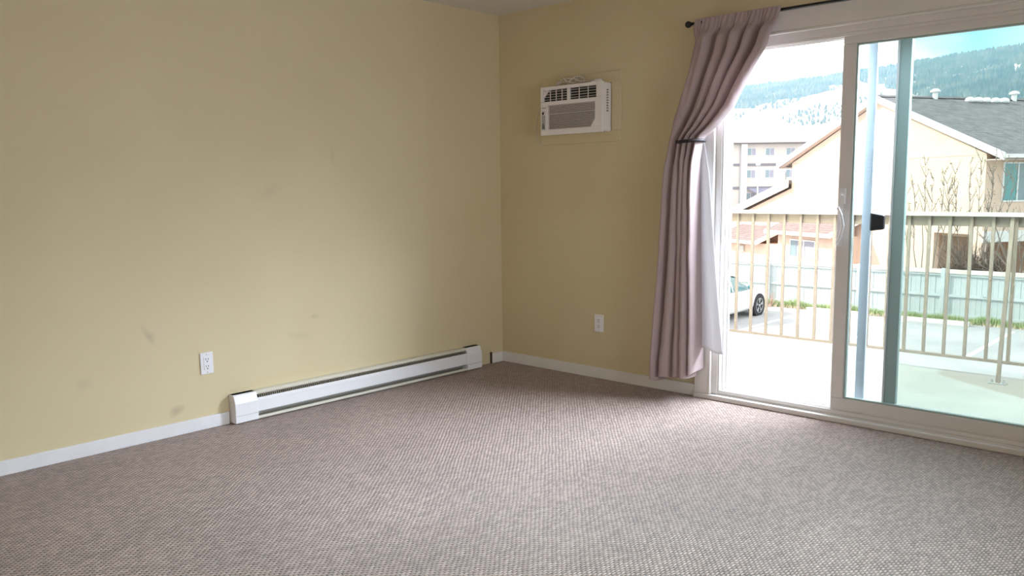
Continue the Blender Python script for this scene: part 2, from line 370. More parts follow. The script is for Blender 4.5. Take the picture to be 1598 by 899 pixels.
def wloc(o):
    v = Vector((0, 0, 0))
    while o is not None: v += o.location; o = o.parent
    return v
def obj(name, mb, m, parent=None, origin=None, bevel=0, smooth=False, label=None, cat=None, group=None, kind=None, fixn=True, seg=2):
    """mb holds world coordinates; the object's origin is put at `origin` (or its parent's)."""
    base = wloc(parent)
    o_w = Vector(origin) if origin is not None else base
    me = bpy.data.meshes.new(name); me.from_pydata([tuple(Vector(v)-o_w) for v in mb.v], [], mb.f)
    me.materials.append(m); me.validate(); me.update()
    if fixn:
        import bmesh
        bm = bmesh.new(); bm.from_mesh(me); bmesh.ops.recalc_face_normals(bm, faces=bm.faces); bm.to_mesh(me); bm.free()
    if smooth:
        for p in me.polygons: p.use_smooth = True
    o = bpy.data.objects.new(name, me); COL.objects.link(o)
    if parent is not None: o.parent = parent
    o.location = o_w-base
    if bevel:
        b = o.modifiers.new('bevel', 'BEVEL'); b.width = bevel; b.segments = seg; b.limit_method = 'ANGLE'; b.angle_limit = R(40)
    tag(o, label, cat, group, kind); return o
def tag(o, label=None, cat=None, group=None, kind=None):
    for k, v in (('label', label), ('category', cat), ('group', group), ('kind', kind)):
        if v: o[k] = v
def thing(name, loc, label=None, cat=None, group=None, kind=None):
    o = bpy.data.objects.new(name, None); o.empty_display_size = .1; COL.objects.link(o); o.location = loc
    tag(o, label, cat, group, kind); return o

# ------------------------------------------------------------------ the room
X1, Y1, H = 5.4, -6.6, 2.44
WT = 0.16
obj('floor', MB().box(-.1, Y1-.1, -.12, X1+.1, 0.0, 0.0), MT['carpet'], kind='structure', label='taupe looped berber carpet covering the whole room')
obj('ceiling', MB().box(-.16, Y1-.1, H, X1+.1, WT, H+.12), MT['ceil'], kind='structure')
obj('wall_left', MB().box(-.16, Y1-.1, -.1, 0, 0.0, H+.05), MT['wall_left'], kind='structure')
# wall with the patio door (opening x 1.70..4.09, z 0..2.04)
DX0, DX1, DZ = 1.70, 4.09, 2.062
wf = MB()
wf.box(-.16, 0, -.1, DX0, WT, H+.05); wf.box(DX1, 0, -.1, X1+.1, WT, H+.05); wf.box(DX0, 0, DZ, DX1, WT, H+.05); wf.box(DX0, .0, -.1, DX1, WT, 0.0)
obj('wall_front', wf, MT['wall'], kind='structure')
wr = MB()   # right wall with an added, unseen window opening for the side fill lamp
wr.box(X1, Y1, -.1, X1+.1, -2.9, H+.05); wr.box(X1, -1.3, -.1, X1+.1, 0, H+.05); wr.box(X1, -2.9, -.1, X1+.1, -1.3, .65); wr.box(X1, -2.9, 1.95, X1+.1, -1.3, H+.05)
obj('wall_right', wr, MT['wall'], kind='structure')
wb = MB()  # rear wall; its window opening is made up to go with the rear lamp
wb.box(-.16, Y1-.1, -.1, 2.7, Y1, H+.05); wb.box(4.7, Y1-.1, -.1, X1+.1, Y1, H+.05); wb.box(2.7, Y1-.1, -.1, 4.7, Y1, .7); wb.box(2.7, Y1-.1, 2.0, 4.7, Y1, H+.05)
obj('wall_rear', wb, MT['wall'], kind='structure')
def frame_yz(mb, x0, x1, y0, y1, z0, z1, w):
    mb.box(x0, y0, z0, x1, y1, z0+w); mb.box(x0, y0, z1-w, x1, y1, z1); mb.box(x0, y0, z0+w, x1, y0+w, z1-w); mb.box(x0, y1-w, z0+w, x1, y1, z1-w)
def frame_xz(mb, y0, y1, x0, x1, z0, z1, w, wb_=None, wt_=None):
    wb_ = wb_ or w; wt_ = wt_ or w
    mb.box(x0, y0, z0, x1, y1, z0+wb_); mb.box(x0, y0, z1-wt_, x1, y1, z1); mb.box(x0, y0, z0+wb_, x0+w, y1, z1-wt_); mb.box(x1-w, y0, z0+wb_, x1, y1, z1-wt_)
f = MB(); frame_yz(f, X1+.02, X1+.08, -2.9, -1.3, .65, 1.95, .05); f.box(X1+.03, -2.13, .7, X1+.07, -2.07, 1.9)
w1 = obj('side_fill_window', f, MT['vinyl'], kind='structure'); obj('fill_window_pane', MB().box(X1+.045, -2.86, .7, X1+.05, -1.35, 1.9), MT['glass_in'], w1)  # made-up window out of view, framing the side fill lamp
f = MB(); frame_xz(f, Y1-.08, Y1-.02, 2.7, 4.7, .7, 2.0, .05); f.box(3.67, Y1-.07, .75, 3.73, Y1-.03, 1.95)
w2 = obj('rear_fill_window', f, MT['vinyl'], kind='structure'); obj('fill_window_pane', MB().box(2.74, Y1-.06, .75, 4.66, Y1-.055, 1.95), MT['glass_in'], w2)  # made-up window out of view, framing the rear fill lamp

# baseboards
obj('baseboard_left', MB().box(0, -6.6, 0, .013, -2.175, .068), MT['base'], bevel=.003, kind='structure')
bc = obj('baseboard_left_corner', MB().box(0, -.125, 0, .013, -.013, .072), MT['trim'], bevel=.003, kind='structure')
obj('dark_end', MB().box(0, -.134, 0, .014, -.125, .082), mat('dark_end_brown', (.06, .035, .02), .8), bc)  # thin dark strip at the open end of the corner baseboard
obj('baseboard_front', MB().box(0, -.013, 0, 1.597, 0, .072), MT['trim'], bevel=.003, kind='structure')
obj('baseboard_right', MB().box(X1-.013, Y1, 0, X1, 0, .07), MT['trim'], kind='structure')

# panel that closes the wall round the air conditioner
pf = MB(); frame_xz(pf, -.011, 0, .395, 1.045, 1.535, 1.968, .07)
obj('trim_1', pf, MT['wall'], bevel=.004, kind='structure', label='painted-over yellow cover board round the air conditioner')

# ------------------------------------------------------------------ patio door
door = thing('door_1', (2.9, .05, 0), 'white vinyl sliding patio door slid partly open onto the balcony', kind='structure')
cs = MB()
cs.box(1.597, -.02, 0, 1.692, 0, 2.165); cs.box(4.10, -.02, 0, 4.195, 0, 2.165); cs.box(1.692, -.02, 2.058, 4.10, 0, 2.165)
obj('casing', cs, MT['trim'], door, bevel=.004)
# inner stepped edge of the casing
st = MB()
for a_, b_, y0, y1 in ((1.692, 1.704, -.026, .0),): 
    st.box(a_, y0, 0.03, b_, y1, 2.058); st.box(4.088, y0, .03, 4.10, y1, 2.058); st.box(b_, y0, 2.046, 4.088, y1, 2.058)
obj('casing_bead', st, MT['trim'], door, bevel=.003)
fr = MB()
fr.box(1.70, 0, .0, 1.738, .135, 2.04); fr.box(4.052, 0, 0, 4.09, .135, 2.04); fr.box(1.738, 0, 2.012, 4.052, .135, 2.062)
# track ribs at the head and the jamb
for y in (.006, .056, .102): fr.box(1.738, y, 1.994, 4.052, y+.007, 2.012); fr.box(1.738, y, .045, 1.748, y+.007, 1.994)
obj('door_frame', fr, MT['vinyl'], door, bevel=.002)
si = MB()
si.box(1.60, -.036, 0, 4.19, .0, .028); si.box(1.70, .0, -.02, 4.09, .16, .034)
for y in (.004, .056, .102): si.box(1.738, y, .034, 4.052, y+.008, .056)
obj('sill', si, MT['vinyl'], door, bevel=.004)
ss = MB(); frame_xz(ss, .016, .052, 2.402, 3.765, .050, 2.006, .066, .072, .05)
sash = obj('sliding_sash', ss, MT['vinyl'], door, bevel=.004)
gb = MB(); frame_xz(gb, .022, .046, 2.468, 3.699, .122, 1.956, .009)
obj('glazing_bead', gb, MT['vinyl_out'], sash)
obj('pane', MB().box(2.470, .031, .124, 3.697, .036, 1.954), MT['glass_in'], sash)
# handle
hd = MB(); hd.box(2.410, .006, .930, 2.436, .016, 1.150); hd.box(2.416, .002, 1.150, 2.446, .016, 1.232)
pts = [(2.414, .004, .945), (2.420, -.018, .952), (2.440, -.026, .985), (2.452, -.028, 1.04), (2.440, -.026, 1.095), (2.420, -.018, 1.128), (2.414, .004, 1.135)]
hd.tube(pts, [.007, .008, .008, .008, .008, .008, .007], 10)
hd.lathe((2.431, .004, 1.198), (0, -1, 0), [(.012, 0), (.012, .008), (.005, .010), (.005, .02)], 12)
obj('handle', hd, MT['plate'], sash, bevel=.002)
fs = MB(); frame_xz(fs, .066, .098, 2.662, 4.052, .056, 2.004, .056, .06, .045)
fixs = obj('fixed_sash', fs, MT['vinyl_out'], door, bevel=.003)
obj('sash_edge', MB().box(2.652, .060, .06, 2.662, .098, 2.0), MT['vinyl'], fixs, bevel=.002)
obj('pane', MB().box(2.718, .079, .116, 3.996, .085, 1.959), MT['glass_out'], fixs)
sc = MB(); sc.box(2.494, .112, .056, 2.540, .128, 2.0); sc.box(3.98, .112, .056, 4.03, .128, 2.0); sc.box(2.540, .112, 1.965, 3.98, .128, 2.0); sc.box(2.540, .112, .056, 3.98, .128, .09)
scr = obj('screen_frame', sc, MT['screen'], door, bevel=.002)
stk = obj('sticker', MB().box(2.502, .1105, 1.22, 2.532, .1122, 1.42), MT['screen'], scr)
for k_ in range(9):
    obj('print_line', MB().box(2.505, .1098, 1.235+k_*.02, 2.505+(.024 if k_ % 3 else .016), .1106, 1.238+k_*.02), MT['ac_panel'], scr)
lt = MB(); lt.hexa([(2.536,.105,1.008),(2.606,.112,1.018),(2.606,.140,1.018),(2.536,.145,1.008),(2.536,.105,1.104),(2.606,.112,1.092),(2.606,.140,1.092),(2.536,.145,1.104)])
obj('latch', lt, MT['black'], scr, bevel=.008, label='black plastic screen latch')

# ------------------------------------------------------------------ curtain rod, curtain, tie
rod = thing('curtain_rod', (2.85, -.09, 2.156), 'thin black curtain rod with a round finial above the patio door', 'curtain rod')
obj('rod', MB().tube([(1.585, -.09, 2.156), (4.2, -.09, 2.156)], .0085, 12), MT['rod'], rod, smooth=True)
def ball(o, r, n=14, axis=(1, 0, 0)):
    return [(max(.0005, r*math.sin(PI*k/8)), -r*math.cos(PI*k/8)) for k in range(9)]
fn = MB().lathe((1.572, -.09, 2.156), (-1, 0, 0), [(.009, -.015), (.011, -.006), (.007, -.003)], 14).lathe((1.562, -.09, 2.156), (1, 0, 0), ball(0, .019), 16)
obj('finial', fn, MT['rod'], rod, smooth=True)
obj('finial', MB().lathe((4.215, -.09, 2.156), (1, 0, 0), ball(0, .019), 16), MT['rod'], rod, smooth=True)
for x in (1.655, 4.14):
    b_ = MB().box(x-.008, -.085, 2.135, x+.008, -.0, 2.15); b_.box(x-.012, -.022, 2.10, x+.012, -.001, 2.19); b_.tube([(x, -.108, 2.160), (x, -.100, 2.141), (x, -.09, 2.137), (x, -.075, 2.141)], .004, 8)
    obj('bracket', b_, MT['rod'], rod)

def interp(tab, z):
    # tab: list (x,z) with falling z ; smooth interpolation
    if z >= tab[0][1]: return tab[0][0]
    for (xa, za), (xb, zb) in zip(tab, tab[1:]):
        if zb <= z <= za:
            t = (za-z)/(za-zb); return xa+(xb-xa)*t
    return tab[-1][0]
LE = [(1.612, 2.17), (1.569, 1.974), (1.518, 1.764), (1.470, 1.60), (1.452, 1.50), (1.439, 1.366), (1.428, 1.1), (1.415, .838), (1.380, .525), (1.350, .205), (1.345, .0)]
RE = [(2.118, 2.17), (2.058, 1.986), (1.975, 1.861), (1.868, 1.684), (1.765, 1.587), (1.682, 1.53), (1.660, 1.497), (1.647, 1.40), (1.645, 1.216), (1.650, .849), (1.664, .476), (1.668, .0)]
ZT = 1.503
def curtain_pt(s, t):
    # s 0..1 across the cloth, t 0..1 top to hem
    ztop = 2.176
    # hem height varies: lower on the left half, higher at the leading edge
    zb = .098+.07*s*s + .016*math.sin(s*19+1.0)
    z = ztop+(zb-ztop)*t
    xl, xr = interp(LE, z), interp(RE, z)
    g = math.exp(-((z-ZT)/.13)**2)           # how tightly the tie gathers here
    ss_ = s
    k = .33                                  # the outer third is only loosely caught by the tie
    tgt = (.36*s/k) if s < k else .36+.64*(s-k)/(1-k)
    ss_ = s*(1-.8*g)+tgt*.8*g
    x = xl+(xr-xl)*ss_
    wdt = xr-xl
    top = max(0, min(1, (ztop-z)/.10))
    amp = (.012+.036*top)*(1+.5*(.5-min(.5, wdt)))
    if z < ZT: amp *= 1.0+.25*(ZT-z)
    amp *= (1-.40*g)
    nf = 4.4
    ph = 2*PI*nf*(s+.12*s*s) + 1.7*math.sin(2.3*s*PI+z*1.1) + .5*noise.noise(Vector((s*3, z*1.1, 2)))
    w_ = math.sin(ph); w_ = math.copysign(abs(w_)**.75, w_)
    y = -.090-.016*top*(1-g)+amp*w_
    y += .008*math.sin(2*PI*3.3*s+z*2.5)*top+.007*math.sin(2*PI*11.7*s+1.3)*top*max(0, min(1, (z-1.55)/.5))
    y -= .035*g*(1-abs(2*ss_-1)**2)
    x += .25*amp*math.cos(ph)*(1-g)*min(1, 6*s*(1-s))
    # fine creases
    y += .005*noise.noise(Vector((x*30, z*9, s*14)))*top
    # gathered ruffle round the rod
    hy = -.104+.0045*math.sin(2*PI*21*s+2*math.sin(s*9))
    kk = max(0, min(1, (z-2.06)/.07)); kk = kk*kk*(3-2*kk); y = y*(1-kk)+hy*kk
    y = min(y, -.034)
    return (x, y, z)
cur = thing('curtain', (1.6, -.09, .1), 'mauve curtain gathered on the rod and tied back at waist height', 'curtain')
cl = obj('cloth', MB().grid(curtain_pt, 230, 150), MT['curtain'], cur, smooth=True, fixn=False)
md = cl.modifiers.new('thick', 'SOLIDIFY'); md.thickness = .0022
ms_ = cl.modifiers.new('sub', 'SUBSURF'); ms_.levels = 1; ms_.render_levels = 1
LR = [(1.662, 1.50), (1.697, 1.324), (1.727, 1.05), (1.748, .853), (1.781, .561), (1.812, .30)]
def lining_pt(s, t):
    z = 1.50+(.300+.010*math.sin(s*5)-1.50)*t
    xl = interp(RE, z)-.035; xr = interp(LR, z)
    x = xl+(xr-xl)*s
    y = -.062+.012*math.sin(s*5.5+.6)*min(1, t*2)-.012*s*t+.004*noise.noise(Vector((x*14, z*4, 0)))
    return (x, y, z)
ln = obj('lining', MB().grid(lining_pt, 26, 60), MT['lining'], cur, smooth=True, fixn=False, label='pale lilac-white lining edge behind the mauve cloth')
md = ln.modifiers.new('thick', 'SOLIDIFY'); md.thickness = .002
# tie-back loop
tie = []
for k in range(29):
    a_ = 2*PI*k/28
    tie.append((1.600+.074*math.cos(a_), -.102+.074*math.sin(a_), 1.503+.004*math.cos(a_)))
tb = thing('curtain_tie', (1.585, -.09, 1.50), 'black cord tied round the mauve curtain', 'curtain tie')
obj('loop', MB().tube(tie, .0095, 8, caps=False), MT['tie'], tb, smooth=True)
obj('knot', MB().lathe((1.540, -.148, 1.502), (0, 0, 1), ball(0, .013), 12), MT['tie'], tb, smooth=True)
obj('wall_hook', MB().tube([(1.553, 0, 1.50), (1.553, -.03, 1.50), (1.545, -.036, 1.508)], .004, 8), MT['rod'], tb)

# ------------------------------------------------------------------ air conditioner
ac = thing('air_conditioner', (.715, -.05, 1.6), 'small white through-wall air conditioner with a ribbed front grille', 'air conditioner')
AX0, AX1, AZ0, AZ1, AY = .470, .972, 1.592, 1.902, -.105
hs = MB(); hs.box(AX0+.012, AY+.018, AZ0+.006, AX1-.004, 0, AZ1-.004)
obj('housing', hs, MT['ac'], ac, bevel=.008)
# front shell with three openings, built as bars round the grille and the louvres
GX0, GX1, GZ0, GZ1 = .530, .915, 1.628, 1.782
LX0, LX1, LZ0, LZ1 = .492, .925, 1.808, 1.880
fsb = MB(); yb = AY+.020
fsb.box(AX0, AY, AZ0, AX1, yb, GZ0)                       # bottom rail
fsb.box(AX0, AY, GZ0, GX0, yb, LZ0)                       # control side
fsb.box(GX1, AY, GZ0, AX1, yb, LZ0)                       # right side
fsb.box(GX0, AY, GZ1, GX1, yb, LZ0)                       # middle rail
fsb.box(AX0, AY, LZ0, LX0, yb, AZ1); fsb.box(LX1, AY, LZ0, AX1, yb, AZ1)
fsb.box(LX0, AY, LZ1, LX1, yb, AZ1)
fsb.box(.692, AY, LZ0, .712, yb, LZ1)                     # between the two outlets
fsb.prism([(GX1, AY, GZ0), (GX1, AY, GZ0+.05), (GX1-.035, AY, GZ0)], (0, .02, 0))
fsb.prism([(LX0, AY, LZ1), (LX0, AY, LZ1-.045), (LX0+.045, AY, LZ1)], (0, .02, 0))
obj('front_shell', fsb, MT['ac'], ac, bevel=.003)
obj('grille_back', MB().box(GX0, yb-.002, GZ0, GX1, yb+.001, GZ1), MT['dark'], ac)
obj('louvre_back', MB().box(LX0, yb-.003, LZ0, LX1, yb+.001, LZ1), MT['dark'], ac)
ns = 17
sm = None
for k in range(ns):
    z = GZ0+(k+.5)*(GZ1-GZ0)/ns
    xr = GX1-(max(0, .05-(z-GZ0))*.7)
    obj('slat', MB().hexa([(GX0, AY+.003, z-.0032), (xr, AY+.003, z-.0032), (xr, yb, z+.0006), (GX0, yb, z+.0006), (GX0, AY+.002, z+.0008), (xr, AY+.002, z+.0008), (xr, yb, z+.0024), (GX0, yb, z+.0024)]), MT['ac_slat'], ac)
for (a0, a1, nn) in ((LX0+.004, .692, 4), (.712, LX1, 3)):
    for k in range(4):
        z = LZ0+.010+k*.0165
        a00 = a0+(.03 if (k == 3 and a0 < .6) else (.012 if (k == 2 and a0 < .6) else 0))
        obj('louvre', MB().hexa([(a00, AY+.003, z), (a1, AY+.003, z), (a1, yb, z+.001), (a00, yb, z+.001), (a00, AY+.003, z+.0026), (a1, AY+.003, z+.0026), (a1, yb, z+.0026), (a00, yb, z+.0026)]), MT['ac_slat'], ac)
    for k in range(1, nn):
        x = a0+(a1-a0)*k/nn
        obj('vane', MB().hexa([(x-.004, AY+.012, LZ0), (x+.002, AY+.012, LZ0), (x+.002, yb-.004, LZ0), (x-.004, yb-.004, LZ0), (x-.004, AY+.012, LZ1), (x+.002, AY+.012, LZ1), (x+.002, yb-.004, LZ1), (x-.004, yb-.004, LZ1)]), MT['ac_slat'], ac)
cp_ = obj('control_panel', MB().box(.482, AY-.003, 1.628, .512, AY+.001, 1.748), MT['ac_panel'], ac, bevel=.0015)
obj('display', MB().box(.4835, AY-.005, 1.722, .5105, AY-.002, 1.742), MT['ac'], cp_)
obj('knob', MB().lathe((.497, AY-.002, 1.733), (0, -1, 0), [(.0085, 0), (.0085, .006), (.006, .008)], 14), MT['black'], cp_)
for i_, (dx, z) in enumerate(((.491, 1.652), (.503, 1.652), (.491, 1.640), (.503, 1.640), (.497, 1.664), (.497, 1.682), (.497, 1.700))):
    obj('button', MB().box(dx-.004, AY-.006, z-.0035, dx+.004, AY-.002, z+.0035), MT['ac_panel'] if i_ > 4 else MT['black'], cp_)
obj('badge', MB().box(.484, AY-.0015, 1.766, .518, AY+.001, 1.772), MT['ac_panel'], ac)
obj('side_vent', MB().box(AX1-.006, -.052, 1.72, AX1-.002, -.036, 1.855), MT['dark'], ac)
for k in range(8): obj('side_slat', MB().box(AX1-.005, -.052, 1.726+k*.016, AX1-.001, -.036, 1.737+k*.016), MT['ac_slat'], ac)
# coiled flex and plug lying on top
rnd = random.Random(5)
cp2 = []
for k in range(90):
    t = k/89
    a_ = t*2*PI*4.2
    cp2.append((.60+.19*t+.045*math.cos(a_)+.01*rnd.uniform(-1, 1), -.055+.022*math.sin(a_*1.0+.5), 1.912+.020*(1-abs(2*t-1)**3)*(1+math.sin(a_*1.3+t*5))+.003))
cp2 += [(.83, -.05, 1.925), (.86, -.05, 1.918), (.88, -.05, 1.92)]
obj('power_cord', MB().tube(cp2, .0042, 8), MT['cord'], ac, smooth=True)
cp3 = [(.52+.16*t+.03*math.sin(t*9), -.05+.02*math.cos(t*7), 1.907+.018*abs(math.sin(t*7))) for t in [k/30 for k in range(31)]]
obj('power_cord', MB().tube(cp3, .004, 8), MT['cord'], ac, smooth=True)
pl = MB().box(.878, -.068, 1.900, .925, -.040, 1.922); pl.box(.850, -.060, 1.903, .878, -.048, 1.915)
obj('plug', pl, MT['plate'], ac, bevel=.003)
# thin cable hanging down the wall at the left
hc = [(.475, -.06, 1.905), (.455, -.05, 1.895), (.425, -.02, 1.86), (.385, -.006, 1.80), (.352, -.005, 1.72), (.340, -.005, 1.64), (.352, -.005, 1.57), (.385, -.005, 1.545)]
obj('hanging_cable', MB().tube(hc, .0026, 6), MT['cord'], ac, smooth=True)

# ------------------------------------------------------------------ wall outlets
def outlet(label, loc, ax, n):
    """ax: unit vector along the wall, n: out of the wall"""
    o = thing('wall_outlet', loc, label, 'outlet'); L_ = Vector(loc); z = (0, 0, 1)
    p = obj('cover_plate', MB().obox(L_, ax, n, z, -.036, .036, 0, .007, -.058, .058), MT['plate'], o, bevel=.003)
    obj('receptacle', MB().obox(L_, ax, n, z, -.0175, .0175, .006, .0095, -.034, .034), MT['plate'], o, bevel=.001)
    for dz in (.019, -.019):
        for dx in (-.0065, .0065):
            obj('slot', MB().obox(L_, ax, n, z, dx-.0014, dx+.0014, .009, .0100, dz-.001, dz+.009), MT['dark'], o)
        obj('ground_hole', MB().obox(L_, ax, n, z, -.0028, .0028, .009, .0100, dz-.012, dz-.006), MT['dark'], o)
    for dz in (.048, -.048):
        obj('screw', MB().lathe(L_+Vector((0, 0, dz))+Vector(n)*.0065, n, [(.0032, 0), (.003, .0012)], 10), MT['ac_panel'], o)
outlet('white outlet on the left wall near the heater', (0, -2.283, .352), (0, 1, 0), (1, 0, 0))
outlet('white outlet low on the wall below the air conditioner', (.877, 0, .366), (1, 0, 0), (0, -1, 0))

# ------------------------------------------------------------------ baseboard heater
HY0, HY1 = -2.165, -.285
ht = thing('baseboard_heater', (0.03, (HY0+HY1)/2, 0), 'long white electric baseboard heater low on the left wall', 'heater')
def prof(pts, y0, y1): return MB().prism([(x, y0, z) for x, z in pts], (0, y1-y0, 0))
HZ = .160
obj('back_plate', prof([(0, .012), (.006, .012), (.006, HZ-.004), (0, HZ-.004)], HY0+.002, HY1-.002), MT['heater_body'], ht)
obj('top_hood', prof([(.0, HZ-.012), (.0, HZ), (.040, HZ), (.050, HZ-.008), (.050, HZ-.018), (.046, HZ-.018), (.045, HZ-.010), (.038, HZ-.006), (.004, HZ-.006)], HY0, HY1), MT['heater_body'], ht)
obj('front_panel', prof([(.060, .046), (.066, .050), (.066, .112), (.054, .124), (.051, .123), (.062, .111), (.062, .051)], HY0, HY1), MT['heater'], ht, bevel=.001)
obj('bottom_lip', prof([(0, .006), (.062, .006), (.066, .010), (.066, .024), (.062, .024), (.061, .012), (0, .012)], HY0, HY1), MT['heater_body'], ht)
for y0, y1 in ((HY0-.003, HY0+.135), (HY1-.135, HY1+.003)):
    e_ = obj('end_cap', prof([(0, .004), (.064, .004), (.068, .010), (.068, .113), (.053, HZ-.006), (.046, HZ), (0, HZ)], y0, y1), MT['heater'], ht, bevel=.003)
    for z in (.046, .124):
        xx = .0685 if z < .1 else .0625
        obj('seam', MB().box(xx-.006, y0+.004, z-.0012, xx+.0006, y1-.004, z+.0012), MT['ac_panel'], e_)
obj('inner_shadow_box', MB().box(.008, HY0+.13, .014, .012, HY1-.13, HZ-.01), MT['fins'], ht)
obj('element_tube', MB().tube([(.034, HY0+.1, .085), (.034, HY1-.1, .085)], .006, 8), MT['fins'], ht)
fm = MB(); nfin = 170
for k in range(nfin):
    y = HY0+.14+(HY1-HY0-.28)*k/(nfin-1)
    fm.box(.016, y, .05, .050, y+.0016, .128)
obj('heating_fins', fm, MT['fins'], ht, kind='stuff')
gv = MB()
for k in range(120):
    y = HY0+.15+(HY1-HY0-.30)*k/119
    gv.box(.048, y, .120, .051, y+.005, .146)
obj('guard_teeth', gv, MT['fins'], ht, kind='stuff')
obj('air_deflector', prof([(.030, .026), (.058, .042), (.058, .044), (.030, .028)], HY0+.13, HY1-.13), MT['ac_panel'], ht)

# ------------------------------------------------------------------ ceiling lamp behind the camera
cl_ = thing('ceiling_lamp', (2.6, -5.0, H), 'round flush ceiling lamp of opal glass behind the viewer', 'lamp')
obj('lamp_base', MB().lathe((2.6, -5.0, H), (0, 0, -1), [(.15, 0), (.15, .02), (.14, .025)], 28), MT['vinyl'], cl_)
obj('lamp_shade', MB().lathe((2.6, -5.0, H-.02), (0, 0, -1), [(.14, 0), (.138, .03), (.11, .06), (.05, .08), (.01, .085)], 28), MT['opal'], cl_, smooth=True)

# ------------------------------------------------------------------ the building outside: balcony deck and railing
GZ = -2.9
obj('balcony_deck', MB().box(-3.0, WT, -.24, 7.5, 1.90, -.04), MT['deck'], kind='structure')
ow = MB(); ow.box(-10, .0, GZ, -.16, WT, 5.6); ow.box(X1+.1, 0, GZ, 14, WT, 5.6); ow.box(-.16, 0, GZ, X1+.1, WT, -.1); ow.box(-.16, 0, H+.12, X1+.1, WT, 5.6)
obj('wall_facade', ow, MT['facade_out'], kind='structure')
ow = MB(); ow.box(-10, -12, GZ, -9.8, 0, 5.6); ow.box(13.8, -12, GZ, 14, 0, 5.6); ow.box(-10, -12, GZ, 14, -11.8, 5.6); ow.box(-10.3, -12.3, 5.6, 14.3, .5, 5.8)
obj('wall_building_shell', ow, MT['facade_out'], kind='structure')
RY = 1.80
rl = thing('balcony_railing', (2.0, RY, -.04), 'beige metal balcony railing with square balusters outside the patio door', 'railing')
obj('top_cap', MB().box(-3.0, RY-.055, 1.030, 7.5, RY+.05, 1.055), MT['rail_cap'], rl, bevel=.004)
obj('top_board', MB().box(-3.0, RY+.012, .962, 7.5, RY+.045, 1.030), MT['rail'], rl, bevel=.002)
obj('bottom_rail', MB().box(-3.0, RY-.014, .068, 7.5, RY+.014, .088), MT['rail'], rl, bevel=.002)
x = .905-.1296*20; meB = None; k = 0
while x < 7.4:
    if meB is None:
        o = obj('baluster', MB().box(x-.010, RY-.012, .088, x+.010, RY+.008, 1.032), MT['rail'], rl, origin=(x, RY, .088), bevel=.0015); meB = o
    else:
        c = meB.copy(); COL.objects.link(c); c.parent = rl; c.location = meB.location+Vector((k*.1296, 0, 0)); c.name = 'baluster'
    k += 1; x += .1296
for px in (-.05, 2.83, 5.7):
    p_ = obj('support_post', MB().hexa([(px-.012, RY-.150, -.036), (px+.012, RY-.150, -.036), (px+.012, RY-.126, -.036), (px-.012, RY-.126, -.036),
        (px-.012, RY-.026, 1.03), (px+.012, RY-.026, 1.03), (px+.012, RY-.004, 1.03), (px-.012, RY-.004, 1.03)]), MT['rail'], rl, bevel=.002)
    obj('foot_plate', MB().box(px-.05, RY-.17, -.04, px+.05, RY-.105, -.033), MT['steel'], p_)
    for dx in (-.035, .035):
        obj('bolt', MB().lathe((px+dx, RY-.138, -.034), (0, 0, 1), [(.010, 0), (.010, .010), (.005, .012), (.005, .020)], 8), MT['steel'], p_)
# ------------------------------------------------------------------ ground, lot, fence
obj('ground', MB().box(-200, .5, GZ-.4, 200, 420, GZ-.02), MT['asphalt'], kind='structure')
obj('parking_lot', MB().box(-40, .5, GZ-.3, 30, 22.9, GZ), MT['asphalt'], kind='structure', label='grey asphalt parking lot below the balcony')
lot = bpy.data.objects['parking_lot']
for x in (-10.2, -7.2, -4.25, -1.3, 1.6, 4.5):
    obj('painted_line', MB().box(x-.06, 17.4, GZ-.01, x+.06, 22.0, GZ+.006), MT['line'], lot)
for i_, (x0, x1, yy) in enumerate(((-4.6, -2.45, 22.2), (-7.3, -5.4, 22.25))):
    c0 = Vector(((x0+x1)/2, yy, GZ))
    ws = MB().prism([(x0, yy-.09, GZ), (x0, yy-.06, GZ+.13), (x0, yy+.06, GZ+.13), (x0, yy+.09, GZ)], (x1-x0, 0, 0))
    obj('wheel_stop', ws, MT['concrete'], origin=c0, bevel=.01, cat='wheel stop',
        label=('pale concrete wheel stop in the bay beside the white line', 'pale concrete wheel stop nearer the white car')[i_])
fn_ = thing('wooden_fence', (-4, 23.1, GZ), 'grey-white vertical board fence along the far side of the parking lot', 'fence')
FT = -1.38; FY = 23.1
meb = None; x = -20.0; k = 0
while x < 6.0:
    if meb is None:
        meb = obj('fence_board', MB().box(x, FY, GZ+.05, x+.137, FY+.02, FT-.06), MT['fence'], fn_, origin=(x, FY, GZ))
    else:
        c = meb.copy(); COL.objects.link(c); c.parent = fn_; c.name = 'fence_board'
        c.location = meb.location+Vector((k*.142, random.uniform(-.006, .006), random.uniform(-.012, .01)))
    k += 1; x += .142
def rail_(z0, z1, x0, x1): obj('fence_rail', MB().box(x0, FY-.045, z0, x1, FY, z1), MT['fence'], fn_)
xs = [-19.9, -16.9, -13.9, -9.05, -5.95, -3.45, -.75, 1.95, 4.65]
for a_, b_ in zip(xs, xs[1:]):
    rail_(-2.19, -2.11, a_, b_); rail_(-2.8, -2.72, a_, b_); rail_(FT-.17, FT-.10, a_, b_)
    obj('cap_board', MB().box(a_, FY-.07, FT-.10, b_, FY+.03, FT+.02), MT['fence_cap'], fn_)
for x in xs: obj('fence_post', MB().box(x-.06, FY-.10, GZ, x+.06, FY-.002, FT+.05), MT['fence'], fn_, bevel=.01)

